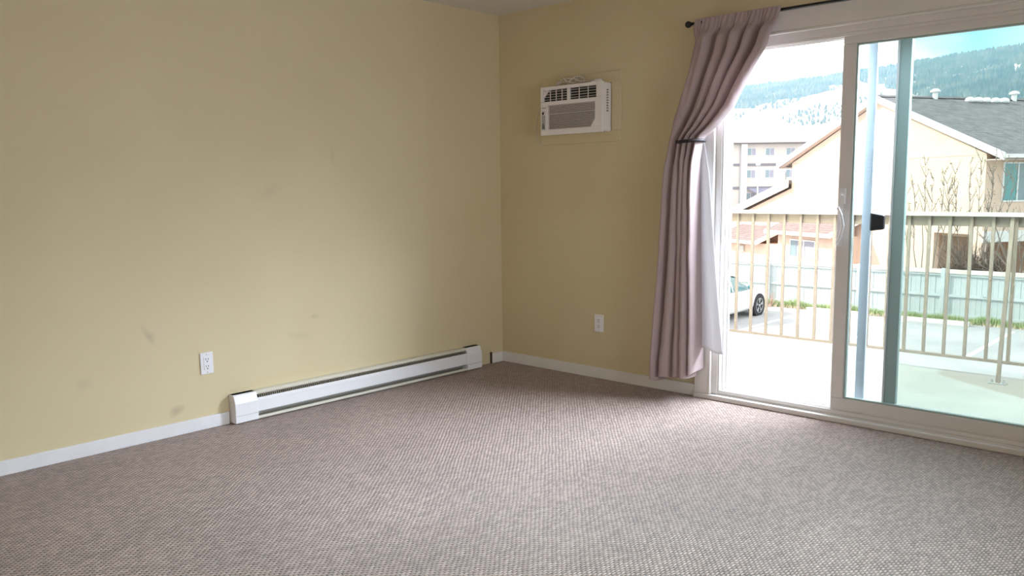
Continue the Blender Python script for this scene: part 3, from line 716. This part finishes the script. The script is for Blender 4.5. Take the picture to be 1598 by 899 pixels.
def grass_strip(name, n, m, x0, x1, y0, y1, h0, h1, label, sd=1, dens=None):
    rr = random.Random(sd); g = MB(); c = 0
    while c < n:
        x = rr.uniform(x0, x1); y = rr.uniform(y0, y1)
        if dens and noise.noise(Vector((x*1.1, sd, 0))) < rr.uniform(-.5, dens): continue
        h = rr.uniform(h0, h1)*(1+.8*noise.noise(Vector((x*1.7, 3, sd)))); a_ = rr.uniform(0, PI); w = .014
        dx, dy = math.cos(a_)*w, math.sin(a_)*w; lx, ly = rr.uniform(-.08, .08), rr.uniform(-.08, .08)
        g.quad((x-dx, y-dy, GZ), (x+dx, y+dy, GZ), (x+lx, y+ly, GZ+h)); c += 1
    return obj(name, g, m, kind='stuff', label=label, cat='grass', fixn=False)
obj('grass_verge', MB().box(-20, 22.62, GZ-.05, 6, 23.08, GZ+.02), mat('verge_soil', (.42, .34, .20), .95, var=.2, vscale=4), kind='structure')
grass_strip('grass', 9000, MT['grass'], -9, 2, 22.6, 22.90, .08, .26, 'green grass growing along the foot of the board fence', 1, .3)
grass_strip('dry_weeds', 1000, MT['straw'], -10, 2, 22.45, 22.62, .05, .16, 'straw-coloured dry weeds at the edge of the asphalt by the fence', 4, .2)
# reddish dry bush against the fence behind the car
def twig_bush(name, c, n, h, spread, m, label, r0=.008, sd=2, levels=2):
    rr = random.Random(sd); b_ = MB()
    def grow(p, d, L_, r, lev):
        pts = [p]; dd = d.copy()
        for i in range(3):
            dd = (dd+Vector((rr.uniform(-.22, .22), rr.uniform(-.22, .22), rr.uniform(-.08, .12)))).normalized(); pts.append(pts[-1]+dd*L_/3)
        b_.tube(pts, [r, r*.85, r*.65, r*.35], 4, caps=False)
        if lev > 0:
            for i in range(rr.randint(2, 4)):
                q = pts[rr.randint(1, 3)]
                nd = (dd+Vector((rr.uniform(-.8, .8), rr.uniform(-.8, .8), rr.uniform(-.2, .6)))).normalized(); grow(q, nd, L_*rr.uniform(.45, .7), r*.6, lev-1)
    for i in range(n):
        a_ = rr.uniform(0, 2*PI); s_ = rr.uniform(.1, 1)*spread
        grow(Vector(c)+Vector((math.cos(a_)*.12, math.sin(a_)*.12, 0)), Vector((math.cos(a_)*s_, math.sin(a_)*s_, 1)).normalized(), h*rr.uniform(.6, 1)*.62, r0, levels)
    return b_
obj('dry_bush', twig_bush('dry_bush', (-8.75, 22.42, GZ), 16, .60, .5, None, None, .008, 3, 1), mat('red_brown_twig', (.46, .30, .26), .9), origin=(-8.75, 22.42, GZ), label='small reddish dry bush between the white car and the fence', cat='bush', fixn=False)

# ------------------------------------------------------------------ car (parked nose to the fence, we see its right side)
CX, CYF = -8.97, 21.28   # centre line x, nose y
car = thing('car', (CX, CYF-2.1, GZ), 'white coupe parked nose towards the fence in the lot', 'car')
def carring(d, w, zb, zs, zt, wt, crown):
    """cross section d metres behind the nose"""
    y = CYF-d
    h = [(0, zb), (w*.80, zb), (w*.97, zb+.10), (w, zs-.10), (w, zs+.10), (w*.985, zs+.24), (wt, zt-.03), (wt*.86, zt+.015), (wt*.5, zt+crown), (0, zt+crown*1.15)]
    right = [(CX+a_, y, GZ+b_) for a_, b_ in h]; left = [(CX-a_, y, GZ+b_) for a_, b_ in h[-2:0:-1]]
    return right+left
secs = [(0, .46, .30, .40, .52, .42, .0), (.04, .60, .24, .42, .60, .54, .01), (.16, .74, .20, .45, .68, .66, .015), (.40, .84, .18, .46, .745, .76, .02), (.62, .88, .18, .47, .79, .80, .03), (.95, .89, .18, .48, .84, .80, .035),
        (1.25, .89, .17, .49, .885, .80, .035), (1.9, .89, .16, .50, .90, .82, .01), (2.6, .89, .16, .50, .91, .82, .01), (3.3, .90, .17, .52, .93, .82, .01), (3.75, .89, .20, .54, .96, .78, .02), (4.05, .84, .26, .56, .95, .72, .02), (4.18, .74, .34, .56, .86, .62, .01)]
body = obj('body', MB().rings([carring(*q) for q in secs]), MT['paint'], car, smooth=True)
sb_ = body.modifiers.new('sub', 'SUBSURF'); sb_.levels = 1; sb_.render_levels = 2
def cabring(d, w, zt, wt):
    y = CYF-d; z0 = .86
    h = [(0, z0), (w, z0), (w*.97, z0+(zt-z0)*.35), (wt+(w-wt)*.25, z0+(zt-z0)*.75), (wt, zt-.03), (wt*.75, zt), (0, zt+.012)]
    return [(CX+a_, y, GZ+b_) for a_, b_ in h]+[(CX-a_, y, GZ+b_) for a_, b_ in h[-2:0:-1]]
cab = [(1.10, .70, .90, .66), (1.45, .78, 1.10, .64), (1.85, .80, 1.29, .60), (2.2, .80, 1.36, .585), (2.7, .80, 1.37, .58), (3.1, .78, 1.31, .57), (3.5, .74, 1.16, .56), (3.85, .68, .97, .56)]
gh = obj('windows', MB().rings([cabring(*q) for q in cab]), MT['carglass'], car, smooth=True, label='teal-tinted car windows')
rf_ = MB().grid(lambda u, v: (CX+(v*2-1)*.60, CYF-(1.80+1.45*u), GZ+1.375+.012*(1-(v*2-1)**2)-.10*(max(0, .25-u)/.25)**2-.09*(max(0, u-.75)/.25)**2), 12, 8)
ro = obj('roof_skin', rf_, MT['paint'], car, smooth=True, fixn=False); m_ = ro.modifiers.new('t', 'SOLIDIFY'); m_.thickness = .02
for sgn in (1, -1):
    for name_, pts_ in (('pillar', [(1.12, .70, .905), (1.45, .79, 1.12), (1.85, .655, 1.32)]), ('pillar', [(2.45, .815, .90), (2.45, .73, 1.15), (2.45, .61, 1.36)]), ('pillar', [(3.2, .60, 1.33), (3.55, .68, 1.15), (3.85, .72, .95)])):
        obj(name_, MB().tube([(CX+sgn*x_, CYF-d_, GZ+z_) for d_, x_, z_ in pts_], .028, 8), MT['paint'], car, smooth=True)
    obj('wing_mirror', MB().lathe((CX+sgn*.93, CYF-1.52, GZ+.98), (0, -1, 0), [(.04, -.05), (.085, -.01), (.09, .04), (.07, .06)], 12), MT['carglass' if sgn > 0 else 'paint'], car, smooth=True)
    obj('door_handle', MB().box(CX+sgn*.885-.02, CYF-2.52, GZ+.74, CX+sgn*.885+.02, CYF-2.36, GZ+.765), MT['paint'], car, bevel=.006)
    obj('headlamp', MB().lathe((CX+sgn*.60, CYF-.10, GZ+.60), (sgn*.5, 1, .3), [(.11, -.05), (.12, 0), (.08, .05), (.02, .07)], 14), MT['lamp_clear'], car, smooth=True)
    obj('tail_lamp', MB().box(CX+sgn*.62-.12, CYF-4.20, GZ+.70, CX+sgn*.62+.12, CYF-4.10, GZ+.82), MT['lamp_red'], car, bevel=.02)
    for d_ in (.86, 3.38):
        wx = CX+sgn*.80
        arch = MB().lathe((CX+sgn*.70, CYF-d_, GZ+.335), (sgn, 0, 0), [(.37, 0), (.37, .205)], 28)
        obj('wheel_arch', arch, MT['tyre'], car)
        wheel = obj('wheel', MB().lathe((CX+sgn*.72, CYF-d_, GZ+.325), (sgn, 0, 0), [(.21, .0), (.32, .01), (.328, .05), (.328, .15), (.315, .185), (.235, .19), (.228, .165), (.03, .150)], 32), MT['tyre'], car, smooth=False)
        rim = MB().lathe((CX+sgn*.72, CYF-d_, GZ+.325), (sgn, 0, 0), [(.232, .165), (.236, .193), (.222, .193), (.215, .168)], 32)
        ox = CX+sgn*.885
        for q in range(5):
            a_ = 2*PI*q/5+.3; ca, sa = math.cos(a_), math.sin(a_)
            for da in (-.13, .13):
                rim.tube([(ox, CYF-d_+.03*ca, GZ+.325+.03*sa), (ox+sgn*.02, CYF-d_+.218*math.cos(a_+da), GZ+.325+.218*math.sin(a_+da))], .017, 6)
        rim.lathe((ox, CYF-d_, GZ+.325), (sgn, 0, 0), [(.05, 0), (.045, .03), (.02, .035)], 14)
        obj('rim', rim, MT['wheel'], wheel)
obj('number_plate', MB().box(CX-.2, CYF-4.22, GZ+.48, CX+.2, CYF-4.16, GZ+.60), MT['plate'], car)

# ------------------------------------------------------------------ neighbouring house
P1 = Vector((-3.518, 27.376, 0)); A = Vector((.48786, .87292, 0)); B = Vector((-.87292, .48786, 0)); Zv = Vector((0, 0, 1))
def HP(s, t, z): return P1+B*s+A*t+Zv*z
house = thing('house', (P1.x-4, P1.y+6, GZ), 'peach stucco two-storey house with a grey shingle gable roof', 'house')
RS, RZ, EZ = 5.1, 4.50, 2.16       # ridge position, ridge height, eave height
HL = 17.0
gab = MB()
# gable facade, thickness .25, with the recess opening (s .48..2.05, z<-.55)
def wallslab(pts, t0, t1): gab.prism([HP(s, t0, z) for s, z in pts], A*(t1-t0))
wallslab([(0, -.55), (0, EZ+.02), (RS, RZ-.12), (10.4, EZ+.02), (10.4, -.55)], 0, .25)
wallslab([(2.06, GZ), (2.06, -.55), (10.4, -.55), (10.4, GZ)], 0, .25)
wallslab([(.0, GZ), (.0, -.55), (.48, -.55), (.48, GZ)], 0, .25)
obj('wall', gab, MT['stucco'], house)
sw = MB().obox(P1, B, A, Zv, 0, .25, .25, HL, -.62, EZ+.02); sw.obox(P1, B, A, Zv, 10.15, 10.4, .25, HL, GZ, EZ+.02); sw.obox(P1, B, A, Zv, 0, 10.4, HL-.25, HL, GZ, EZ)
obj('wall', sw, MT['stucco'], house)
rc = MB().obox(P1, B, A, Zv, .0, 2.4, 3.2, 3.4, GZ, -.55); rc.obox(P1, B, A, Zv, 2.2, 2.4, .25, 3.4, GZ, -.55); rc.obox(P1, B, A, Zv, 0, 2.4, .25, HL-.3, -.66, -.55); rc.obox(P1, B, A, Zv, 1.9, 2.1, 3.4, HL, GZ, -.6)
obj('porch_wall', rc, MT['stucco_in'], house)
obj('beam', MB().obox(P1, B, A, Zv, -.06, .0, -.0, HL, -.80, -.42), MT['fascia'], house)
obj('pillar', MB().obox(P1, B, A, Zv, .02, .46, 6.0, 6.4, GZ, -.6), MT['stucco'], house)
obj('control_joint', MB().obox(P1, B, A, Zv, 0, 10.4, -.012, .0, 2.14, 2.17), MT['soffit'], house)
# roof planes
def slope(s0, z0, s1, z1, t0, t1, th=.16):
    return MB().prism([HP(s0, t0, z0), HP(s1, t0, z1), HP(s1, t0, z1-th), HP(s0, t0, z0-th)], A*(t1-t0))
obj('roof', slope(-.85, EZ, RS, RZ+.10, -.22, HL+.4), MT['shingle'], house, label='grey shingle slope facing the viewer')
obj('roof', slope(RS, RZ+.10, 11.1, EZ, -.22, HL+.4), MT['shingle'], house)
obj('ridge_cap', MB().prism([HP(RS-.18, -.46, RZ+.06), HP(RS, -.46, RZ+.15), HP(RS+.18, -.46, RZ+.06)], A*(HL+.8)), MT['shingle'], house)
obj('bargeboard', MB().prism([HP(-.92, -.28, EZ+.02), HP(RS, -.28, RZ+.14), HP(RS, -.28, RZ-.10), HP(-.92, -.28, EZ-.22)], A*.07), MT['fascia'], house)
obj('bargeboard', MB().prism([HP(RS, -.28, RZ+.14), HP(11.2, -.28, EZ+.02), HP(11.2, -.28, EZ-.22), HP(RS, -.28, RZ-.10)], A*.07), MT['fascia'], house)
obj('soffit', MB().prism([HP(-.8, -.2, EZ-.17), HP(RS, -.2, RZ-.08), HP(RS, -.2, RZ-.10), HP(-.8, -.2, EZ-.2)], A*.2), MT['soffit'], house)
obj('soffit', MB().prism([HP(RS, -.2, RZ-.08), HP(11.05, -.2, EZ-.17), HP(11.05, -.2, EZ-.2), HP(RS, -.2, RZ-.10)], A*.2), MT['soffit'], house)
obj('soffit', MB().obox(P1, B, A, Zv, -.85, 0, -.2, HL+.3, EZ-.21, EZ-.17), MT['soffit'], house)
obj('gutter', MB().obox(P1, B, A, Zv, -.99, -.84, -.22, HL+.4, EZ-.15, EZ-.02), MT['fascia'], house)
obj('gutter', MB().obox(P1, B, A, Zv, 11.05, 11.2, -.22, HL+.4, EZ-.2, EZ-.02), MT['fascia'], house)
obj('downpipe', MB().tube([HP(11.05, -.3, EZ-.2), HP(10.75, -.12, EZ-.4), HP(10.7, -.1, 1.2)], .05, 8), MT['steel'], house)
# side window with frame, mullion and two panes
def hwin(s, t0, t1, z0, z1, mull, gmats, along='A', front=-.0):
    ax = A if along == 'A' else B; nn = -B if along == 'A' else -A
    o0 = HP(s, 0, 0) if along == 'A' else HP(0, s, 0)
    f_ = MB(); w = .05
    for a0, a1, c0, c1 in ((t0, t1, z0, z0+w), (t0, t1, z1-w, z1), (t0, t0+w, z0+w, z1-w), (t1-w, t1, z0+w, z1-w), (mull-w/2, mull+w/2, z0+w, z1-w)):
        f_.obox(o0, ax, nn, Zv, a0, a1, -.02, .05, c0, c1)
    fo = obj('window', f_, MT['winframe'], house)
    obj('pane', MB().obox(o0, ax, nn, Zv, t0+w, mull-w/2, .0, .02, z0+w, z1-w), MT[gmats[0]], fo)
    obj('pane', MB().obox(o0, ax, nn, Zv, mull+w/2, t1-w, .0, .02, z0+w, z1-w), MT[gmats[1]], fo)
    return fo
hwin(0, .72, 2.05, .56, 1.90, 1.38, ('win_teal', 'win'))
hwin(0, 6.0, 7.6, .56, 1.90, 6.8, ('win', 'win'))
# lean-to wing at the left with its falling roof
obj('wall', MB().prism([HP(10.4, -.02, GZ), HP(10.4, -.02, 1.05), HP(15.2, -.02, -.45), HP(15.2, -.02, GZ)], A*7), MT['stucco'], house)
obj('roof', MB().prism([HP(10.4, -.2, 1.42), HP(15.6, -.2, -.18), HP(15.6, -.2, -.32), HP(10.4, -.2, 1.26)], A*1.0), MT['shingle'], house, label='grey shingle slope of the low wing')
obj('bargeboard', MB().prism([HP(10.35, -.27, 1.46), HP(15.65, -.27, -.16), HP(15.65, -.27, -.50), HP(10.35, -.27, 1.10)], A*.07), MT['fascia'], house)
# two single-storey projections in front of the gable
TF = -1.1
def bump(s0, s1, wz, ez, t_back, wl=None):
    obj('wall', MB().obox(P1, B, A, Zv, s0 if wl is None else wl, s1, TF, .0, GZ, wz), MT['stucco'], house)
    obj('roof', MB().prism([HP(s0-.25, TF-.45, ez), HP(s0-.25, t_back, ez+.40*(t_back-TF+.45)), HP(s0-.25, t_back, ez+.40*(t_back-TF+.45)-.14), HP(s0-.25, TF-.45, ez-.12)], B*(s1-s0+.5)), MT['shingle_b'], house, label='brown shingle lean-to roof')
    obj('gutter', MB().obox(P1, B, A, Zv, s0-.28, s1+.28, TF-.57, TF-.45, ez-.15, ez-.01), MT['fascia'], house)
    for s_ in (s0-.29, s1+.25):
        obj('bargeboard', MB().prism([HP(s_, TF-.5, ez+.03), HP(s_, t_back, ez+.03+.40*(t_back-TF+.45)), HP(s_, t_back, ez-.18+.40*(t_back-TF+.45)), HP(s_, TF-.5, ez-.18)], B*.05), MT['fascia'], house)
bump(6.0, 9.75, -.90, -.76, 0.05)
bump(11.0, 14.0, -1.46, -1.32, 0.05, 9.76)
w_ = hwin(TF, 7.15, 8.85, -1.90, -1.12, 7.9, ('drape', 'drape'), 'B')
obj('pane', MB().obox(HP(0, TF, 0), B, -A, Zv, 8.40, 8.80, .0, .03, -1.85, -1.17), MT['win'], w_)
obj('wall_vent', MB().obox(P1, B, A, Zv, 12.30, 12.68, TF-.10, TF, -1.92, -1.62), MT['concrete'], house, bevel=.02)
# two roof vents, then a row of small white domes
for t_ in (2.55, 6.6):
    c = HP(RS-.15, t_, RZ+.05)
    obj('roof_vent', MB().lathe(c, (0, 0, 1), [(.10, -.15), (.10, .22), (.19, .24), (.19, .30), (.10, .36), (.02, .38)], 14), MT['vent'], house)
for t_, sz in ((4.0, .15), (4.42, .16), (4.84, .13), (5.3, .14), (5.75, .16)):
    c = HP(RS-.45, t_, RZ-.12)
    obj('white_dome', MB().lathe(c, (0, 0, 1), [(sz*.8, 0), (sz*1.2, .04), (sz*1.25, .12), (sz*.9, .19), (sz*.3, .22)], 14), MT['vent'], house, smooth=True)

# ------------------------------------------------------------------ shrubs and bare tree behind the fence
def leafy_shrub(label, c, stems, sd):
    rr = random.Random(sd); t = thing('tall_shrub', c, label, 'shrub')
    br = MB(); lf = MB(); lb = MB(); C_ = Vector(c)
    for (dx, dy, h, lean) in stems:
        p = C_+Vector((dx*.25, dy*.25, 0)); pts = [p]; n = 12; top = C_+Vector((dx+lean, dy, h))
        for i in range(1, n+1):
            k_ = i/n; q = p.lerp(top, k_); q += Vector((dx*.5*math.sin(k_*PI)*.4+rr.uniform(-.03, .03), rr.uniform(-.04, .04), 0)); pts.append(q)
        br.tube(pts, [.022*(1-.75*i/n) for i in range(n+1)], 5, caps=False)
        for i in range(7, n+1):
            for j in range(2):
                a_ = rr.uniform(0, 2*PI); L_ = rr.uniform(.25, .80)*(1.15-i/n*.5)
                e1 = pts[i]+Vector((math.cos(a_)*L_*.45, math.sin(a_)*L_*.45, L_)); br.tube([pts[i], (pts[i]+e1)/2+Vector((0, 0, -.02)), e1], [.012, .009, .006], 4, caps=False)
                for q in range(5):
                    k_ = rr.uniform(.2, 1.1); w = pts[i].lerp(e1, k_)+Vector((rr.uniform(-.03, .03), rr.uniform(-.03, .03), 0))
                    d = Vector((rr.uniform(-1, 1), rr.uniform(-1, 1), rr.uniform(-.2, 1))).normalized(); sd_ = d.cross(Vector((rr.uniform(-1, 1), rr.uniform(-1, 1), .3))).normalized()
                    l_ = rr.uniform(.035, .065); tgt = lf if rr.random() < .6 else lb
                    tgt.quad(w, w+d*l_*.5+sd_*l_*.28, w+d*l_, w+d*l_*.5-sd_*l_*.28)
    obj('branches', br, MT['bark_pale'], t, fixn=False)
    obj('leaves', lf, MT['leaf'], t, kind='stuff', fixn=False)
    obj('buds', lb, MT['leaf_b'], t, kind='stuff', fixn=False)
rs = random.Random(11)
leafy_shrub('tall thin leafy shrub in front of the peach gable, left of the pair', (-4.45, 24.6, GZ), [(-.35, 0, 4.0, -.1), (-.15, .1, 4.7, 0), (.1, 0, 4.2, .02), (.3, .1, 4.4, .12), (.5, -.1, 3.9, .15), (-.6, 0, 3.6, -.15)], 21)
leafy_shrub('tall fanning leafy shrub near the house corner, right of the pair', (-3.1, 24.9, GZ), [(-.45, 0, 4.4, -.25), (-.2, .1, 4.7, -.1), (0, 0, 4.75, .05), (.2, .1, 4.8, .2), (.4, 0, 4.7, .35), (.55, 0, 4.5, .45), (-.6, 0, 4.1, -.3), (.1, 0, 4.3, .3)], 22)
obj('twiggy_bush', twig_bush('b', (-3.0, 24.35, GZ), 95, 2.1, .55, None, None, .025, 8, 3), MT['bark'], origin=(-3.0, 24.35, GZ), label='dense bare brown bush rising behind the fence under the tall shrubs', cat='bush', fixn=False)
def bare_tree():
    rr = random.Random(31); t = thing('bare_tree', (-1.7, 24.0, GZ), 'bare tree with pale spreading branches at the right behind the fence', 'tree')
    tr = MB(); tr.tube([(-1.7, 24.0, GZ), (-1.72, 24.0, GZ+.8), (-1.65, 24.0, GZ+1.4)], [.09, .07, .055], 8); obj('trunk', tr, MT['bark_pale'], t)
    base = Vector((-1.65, 24.0, GZ+1.3))
    for (dx, dy, dz, L_) in ((-1, 0, .30, 1.5), (-1, .2, .75, 1.8), (-.5, -.1, 1, 1.6), (.2, .1, 1, 1.7), (.8, 0, .8, 1.7), (1, -.1, .4, 1.5), (-.9, -.2, .1, 1.3), (.5, .3, 1.1, 1.4)):
        b_ = MB()
        def grow(p, d, L2, r, lev):
            pts = [p]; dd = d.normalized()
            for i in range(4):
                dd = (dd+Vector((rr.uniform(-.2, .2), rr.uniform(-.2, .2), rr.uniform(-.1, .22)))).normalized(); pts.append(pts[-1]+dd*L2/4)
            b_.tube(pts, [r, r*.85, r*.7, r*.55, r*.4], 5, caps=False)
            if lev:
                for i in range(3): grow(pts[i+1], dd+Vector((rr.uniform(-.9, .9), rr.uniform(-.9, .9), rr.uniform(-.1, .7))), L2*.5, r*.5, lev-1)
        grow(base, Vector((dx, dy, dz)), L_, .03, 2)
        obj('branch', b_, MT['bark_pale'], t, fixn=False)
bare_tree()

# ------------------------------------------------------------------ apartment block and street lamp
F0 = Vector((-44.458, 89.052, 0)); WV = Vector((.73135, .682, 0)); NV = Vector((-.682, .73135, 0))
apt = thing('apartment_block', tuple(F0+Vector((0, 0, GZ))), 'pale three-storey apartment block behind the peach house', 'building')
def ab(mb, w0, w1, n0, n1, z0, z1): return mb.obox(F0, WV, NV, Zv, w0, w1, n0, n1, z0, z1)
obj('wall', ab(MB(), -16, 13, 0, 14, GZ-4, 6.1), MT['apt'], apt)
obj('roof_slab', ab(MB(), -16.8, 13.8, -.9, 14.6, 6.15, 6.92), MT['apt_roof'], apt)
obj('eave_soffit', ab(MB(), -16.6, 13.6, -.7, 14.4, 6.02, 6.15), MT['apt_band'], apt)
for z0, z1 in ((3.44, 3.72), (.68, .98), (-2.1, -1.8)):
    obj('floor_band', ab(MB(), -16, -.35, -.10, 0, z0, z1), MT['apt_band'], apt); obj('floor_band', ab(MB(), .40, 13, -.10, 0, z0, z1), MT['apt_band'], apt)
obj('column', ab(MB(), -.30, .38, -.45, 0, GZ-4, 6.05), MT['apt_col'], apt)
obj('downpipe', ab(MB(), -.42, -.31, -.15, 0, GZ-4, 6.05), MT['steel'], apt)
for z0, z1 in ((4.70, 5.50), (2.08, 2.94), (-.62, .20)):
    for w0 in (.48, 2.68, 5.15, 7.7, 10.2, -3.2, -6.4, -9.6):
        fo = obj('window', ab(MB(), w0-.04, w0+1.02, -.06, .02, z0-.04, z1+.04), MT['winframe'], apt)
        obj('pane', ab(MB(), w0+.0, w0+.46, -.09, -.05, z0, z1), MT['win'], fo); obj('pane', ab(MB(), w0+.52, w0+.98, -.09, -.05, z0, z1), MT['drape'], fo)
obj('canopy_roof', MB().prism([F0+WV*.45+Zv*.72, F0+WV*5.0+Zv*.72, F0+WV*4.2-NV*4+Zv*-.75, F0+WV*2.9-NV*4+Zv*-.75], Zv*.12), MT['slate'], apt)
sl_ = thing('street_lamp', (-23.0, 50, GZ), 'thin grey street lamp in front of the apartment block', 'street lamp')
obj('pole', MB().tube([(-23.0, 50, GZ), (-23.0, 50, 2.55)], .05, 8), MT['steel'], sl_)
obj('lamp_head', MB().lathe((-23.0, 50, 2.5), (0, 0, 1), [(.06, 0), (.15, .04), (.17, .16), (.10, .26), (.02, .28)], 12), MT['steel'], sl_)

# ------------------------------------------------------------------ hillside with forest
CAMXY = Vector((4.14, -4.36))
def lerp_tab(tab, x):
    if x <= tab[0][0]: return tab[0][1]
    for (a_, p), (b_, q) in zip(tab, tab[1:]):
        if x <= b_: return p+(q-p)*(x-a_)/(b_-a_)
    return tab[-1][1]
SKY = [(-90, .085), (-60, .092), (-40, .103), (-28, .1085), (-26, .112), (-22.5, .1165), (-19, .1235), (-15, .1310), (-11.5, .1355), (0, .139), (20, .125), (45, .10)]
def hill_z(az, r):
    top = lerp_tab(SKY, az)*2600; k_ = (r-1100)/1500
    k_ = max(0, k_)
    z = top*(k_**.92 if k_ <= 1 else 1-(k_-1)*.35)
    z += 14*noise.noise(Vector((az*.11, r*.002, 1)))*min(1, k_*2)*min(1, abs(1-k_)*2.5+.12)+3*noise.noise(Vector((az*.7, r*.01, 5)))*min(1, k_)
    return z-3
def hill_pt(u, v):
    az = -75+110*u; r = 700+2600*v; a_ = R(az)
    return (CAMXY.x+r*math.sin(a_), CAMXY.y+r*math.cos(a_), hill_z(az, r))
hill = obj('hillside', MB().grid(hill_pt, 220, 60), MT['hill'], kind='structure', smooth=True, label='dry pale hillside across the valley')
FB = [(-40, .075), (-28, .083), (-24.5, .092), (-22, .103), (-20, .106), (-18.5, .096), (-16, .085), (-12, .07), (10, .06)]
rr = random.Random(77); fm_ = MB(); fm2 = MB()
def cone(mb, p, h, w, n=5):
    i = len(mb.v); o_ = rr.uniform(0, 6)
    for k_ in range(n):
        a_ = o_+2*PI*k_/n; mb.v.append((p[0]+w*math.cos(a_), p[1]+w*math.sin(a_), p[2]+h*.06))
    mb.v.append((p[0], p[1], p[2]+h))
    for k_ in range(n): mb.f.append((i+k_, i+(k_+1) % n, i+n))
cnt = 0; singles = []
for _ in range(60000):
    az = rr.uniform(-36, -4); r = math.sqrt(rr.uniform(1250**2, 2640**2)); z = hill_z(az, r); el = (z-1.26)/r; a_ = R(az)
    p = (CAMXY.x+r*math.sin(a_), CAMXY.y+r*math.cos(a_), z)
    lim = lerp_tab(FB, az)+.006*noise.noise(Vector((az*.9, r*.004, 0)))
    inforest = el > lim
    if inforest:
        thin = noise.noise(Vector((p[0]*.03, p[1]*.012, 3)))
        if thin > .30 and r < 2450: continue
        cone(fm_, p, rr.uniform(9, 17)*(1.0 if r < 2500 else .8), rr.uniform(2.6, 4.2)); cnt += 1
        if cnt > 14000: break
    elif len(singles) < 240 and r > 1500:
        c_ = noise.noise(Vector((p[0]*.010, p[1]*.004, 9)))
        if c_ > .05 and -31 < az < -18 and all((p[0]-q[0])**2+(p[1]-q[1])**2 > 100 for q in singles): singles.append(p)
obj('forest', fm_, MT['conifer'], kind='stuff', label='dark conifer forest covering the top of the hill', cat='forest', fixn=False)
proto = MB(); cone(proto, (0, 0, 0), 12, 3.6, 7); cone(proto, (0, 0, 3.5), 9.5, 2.5, 7)
po = None
for p in singles:
    if po is None:
        po = obj('pine_tree', proto, MT['conifer'], fixn=False, label='small dark pine scattered on the bare hillside below the forest', cat='tree', group='scattered pines on the hillside'); o = po
    else:
        o = po.copy(); COL.objects.link(o)
    o.location = (p[0], p[1], p[2]-.5); s_ = rr.uniform(.35, .85); o.scale = (s_*1.1, s_*1.1, s_)
# valley floor between the lot and the hill
obj('valley_floor', MB().box(-3500, 420, GZ-2, 3500, 1500, GZ-.6), MT['hill'], kind='structure')
# ------------------------------------------------------------------ distance haze over the valley
hz = bpy.data.materials.new('valley_haze'); hz.use_nodes = True; t = hz.node_tree; t.nodes.clear()
vs = N(t, 'ShaderNodeVolumeScatter'); vs.inputs['Color'].default_value = (.42, .74, 1.0, 1); vs.inputs['Density'].default_value = .00024; vs.inputs['Anisotropy'].default_value = .0
o_ = N(t, 'ShaderNodeOutputMaterial'); lk(t, vs.outputs[0], o_.inputs['Volume'])
obj('haze', MB().box(-3200, 300, -20, 3200, 2450, 330), hz, kind='stuff', label='pale blue haze hanging over the valley', cat='haze')
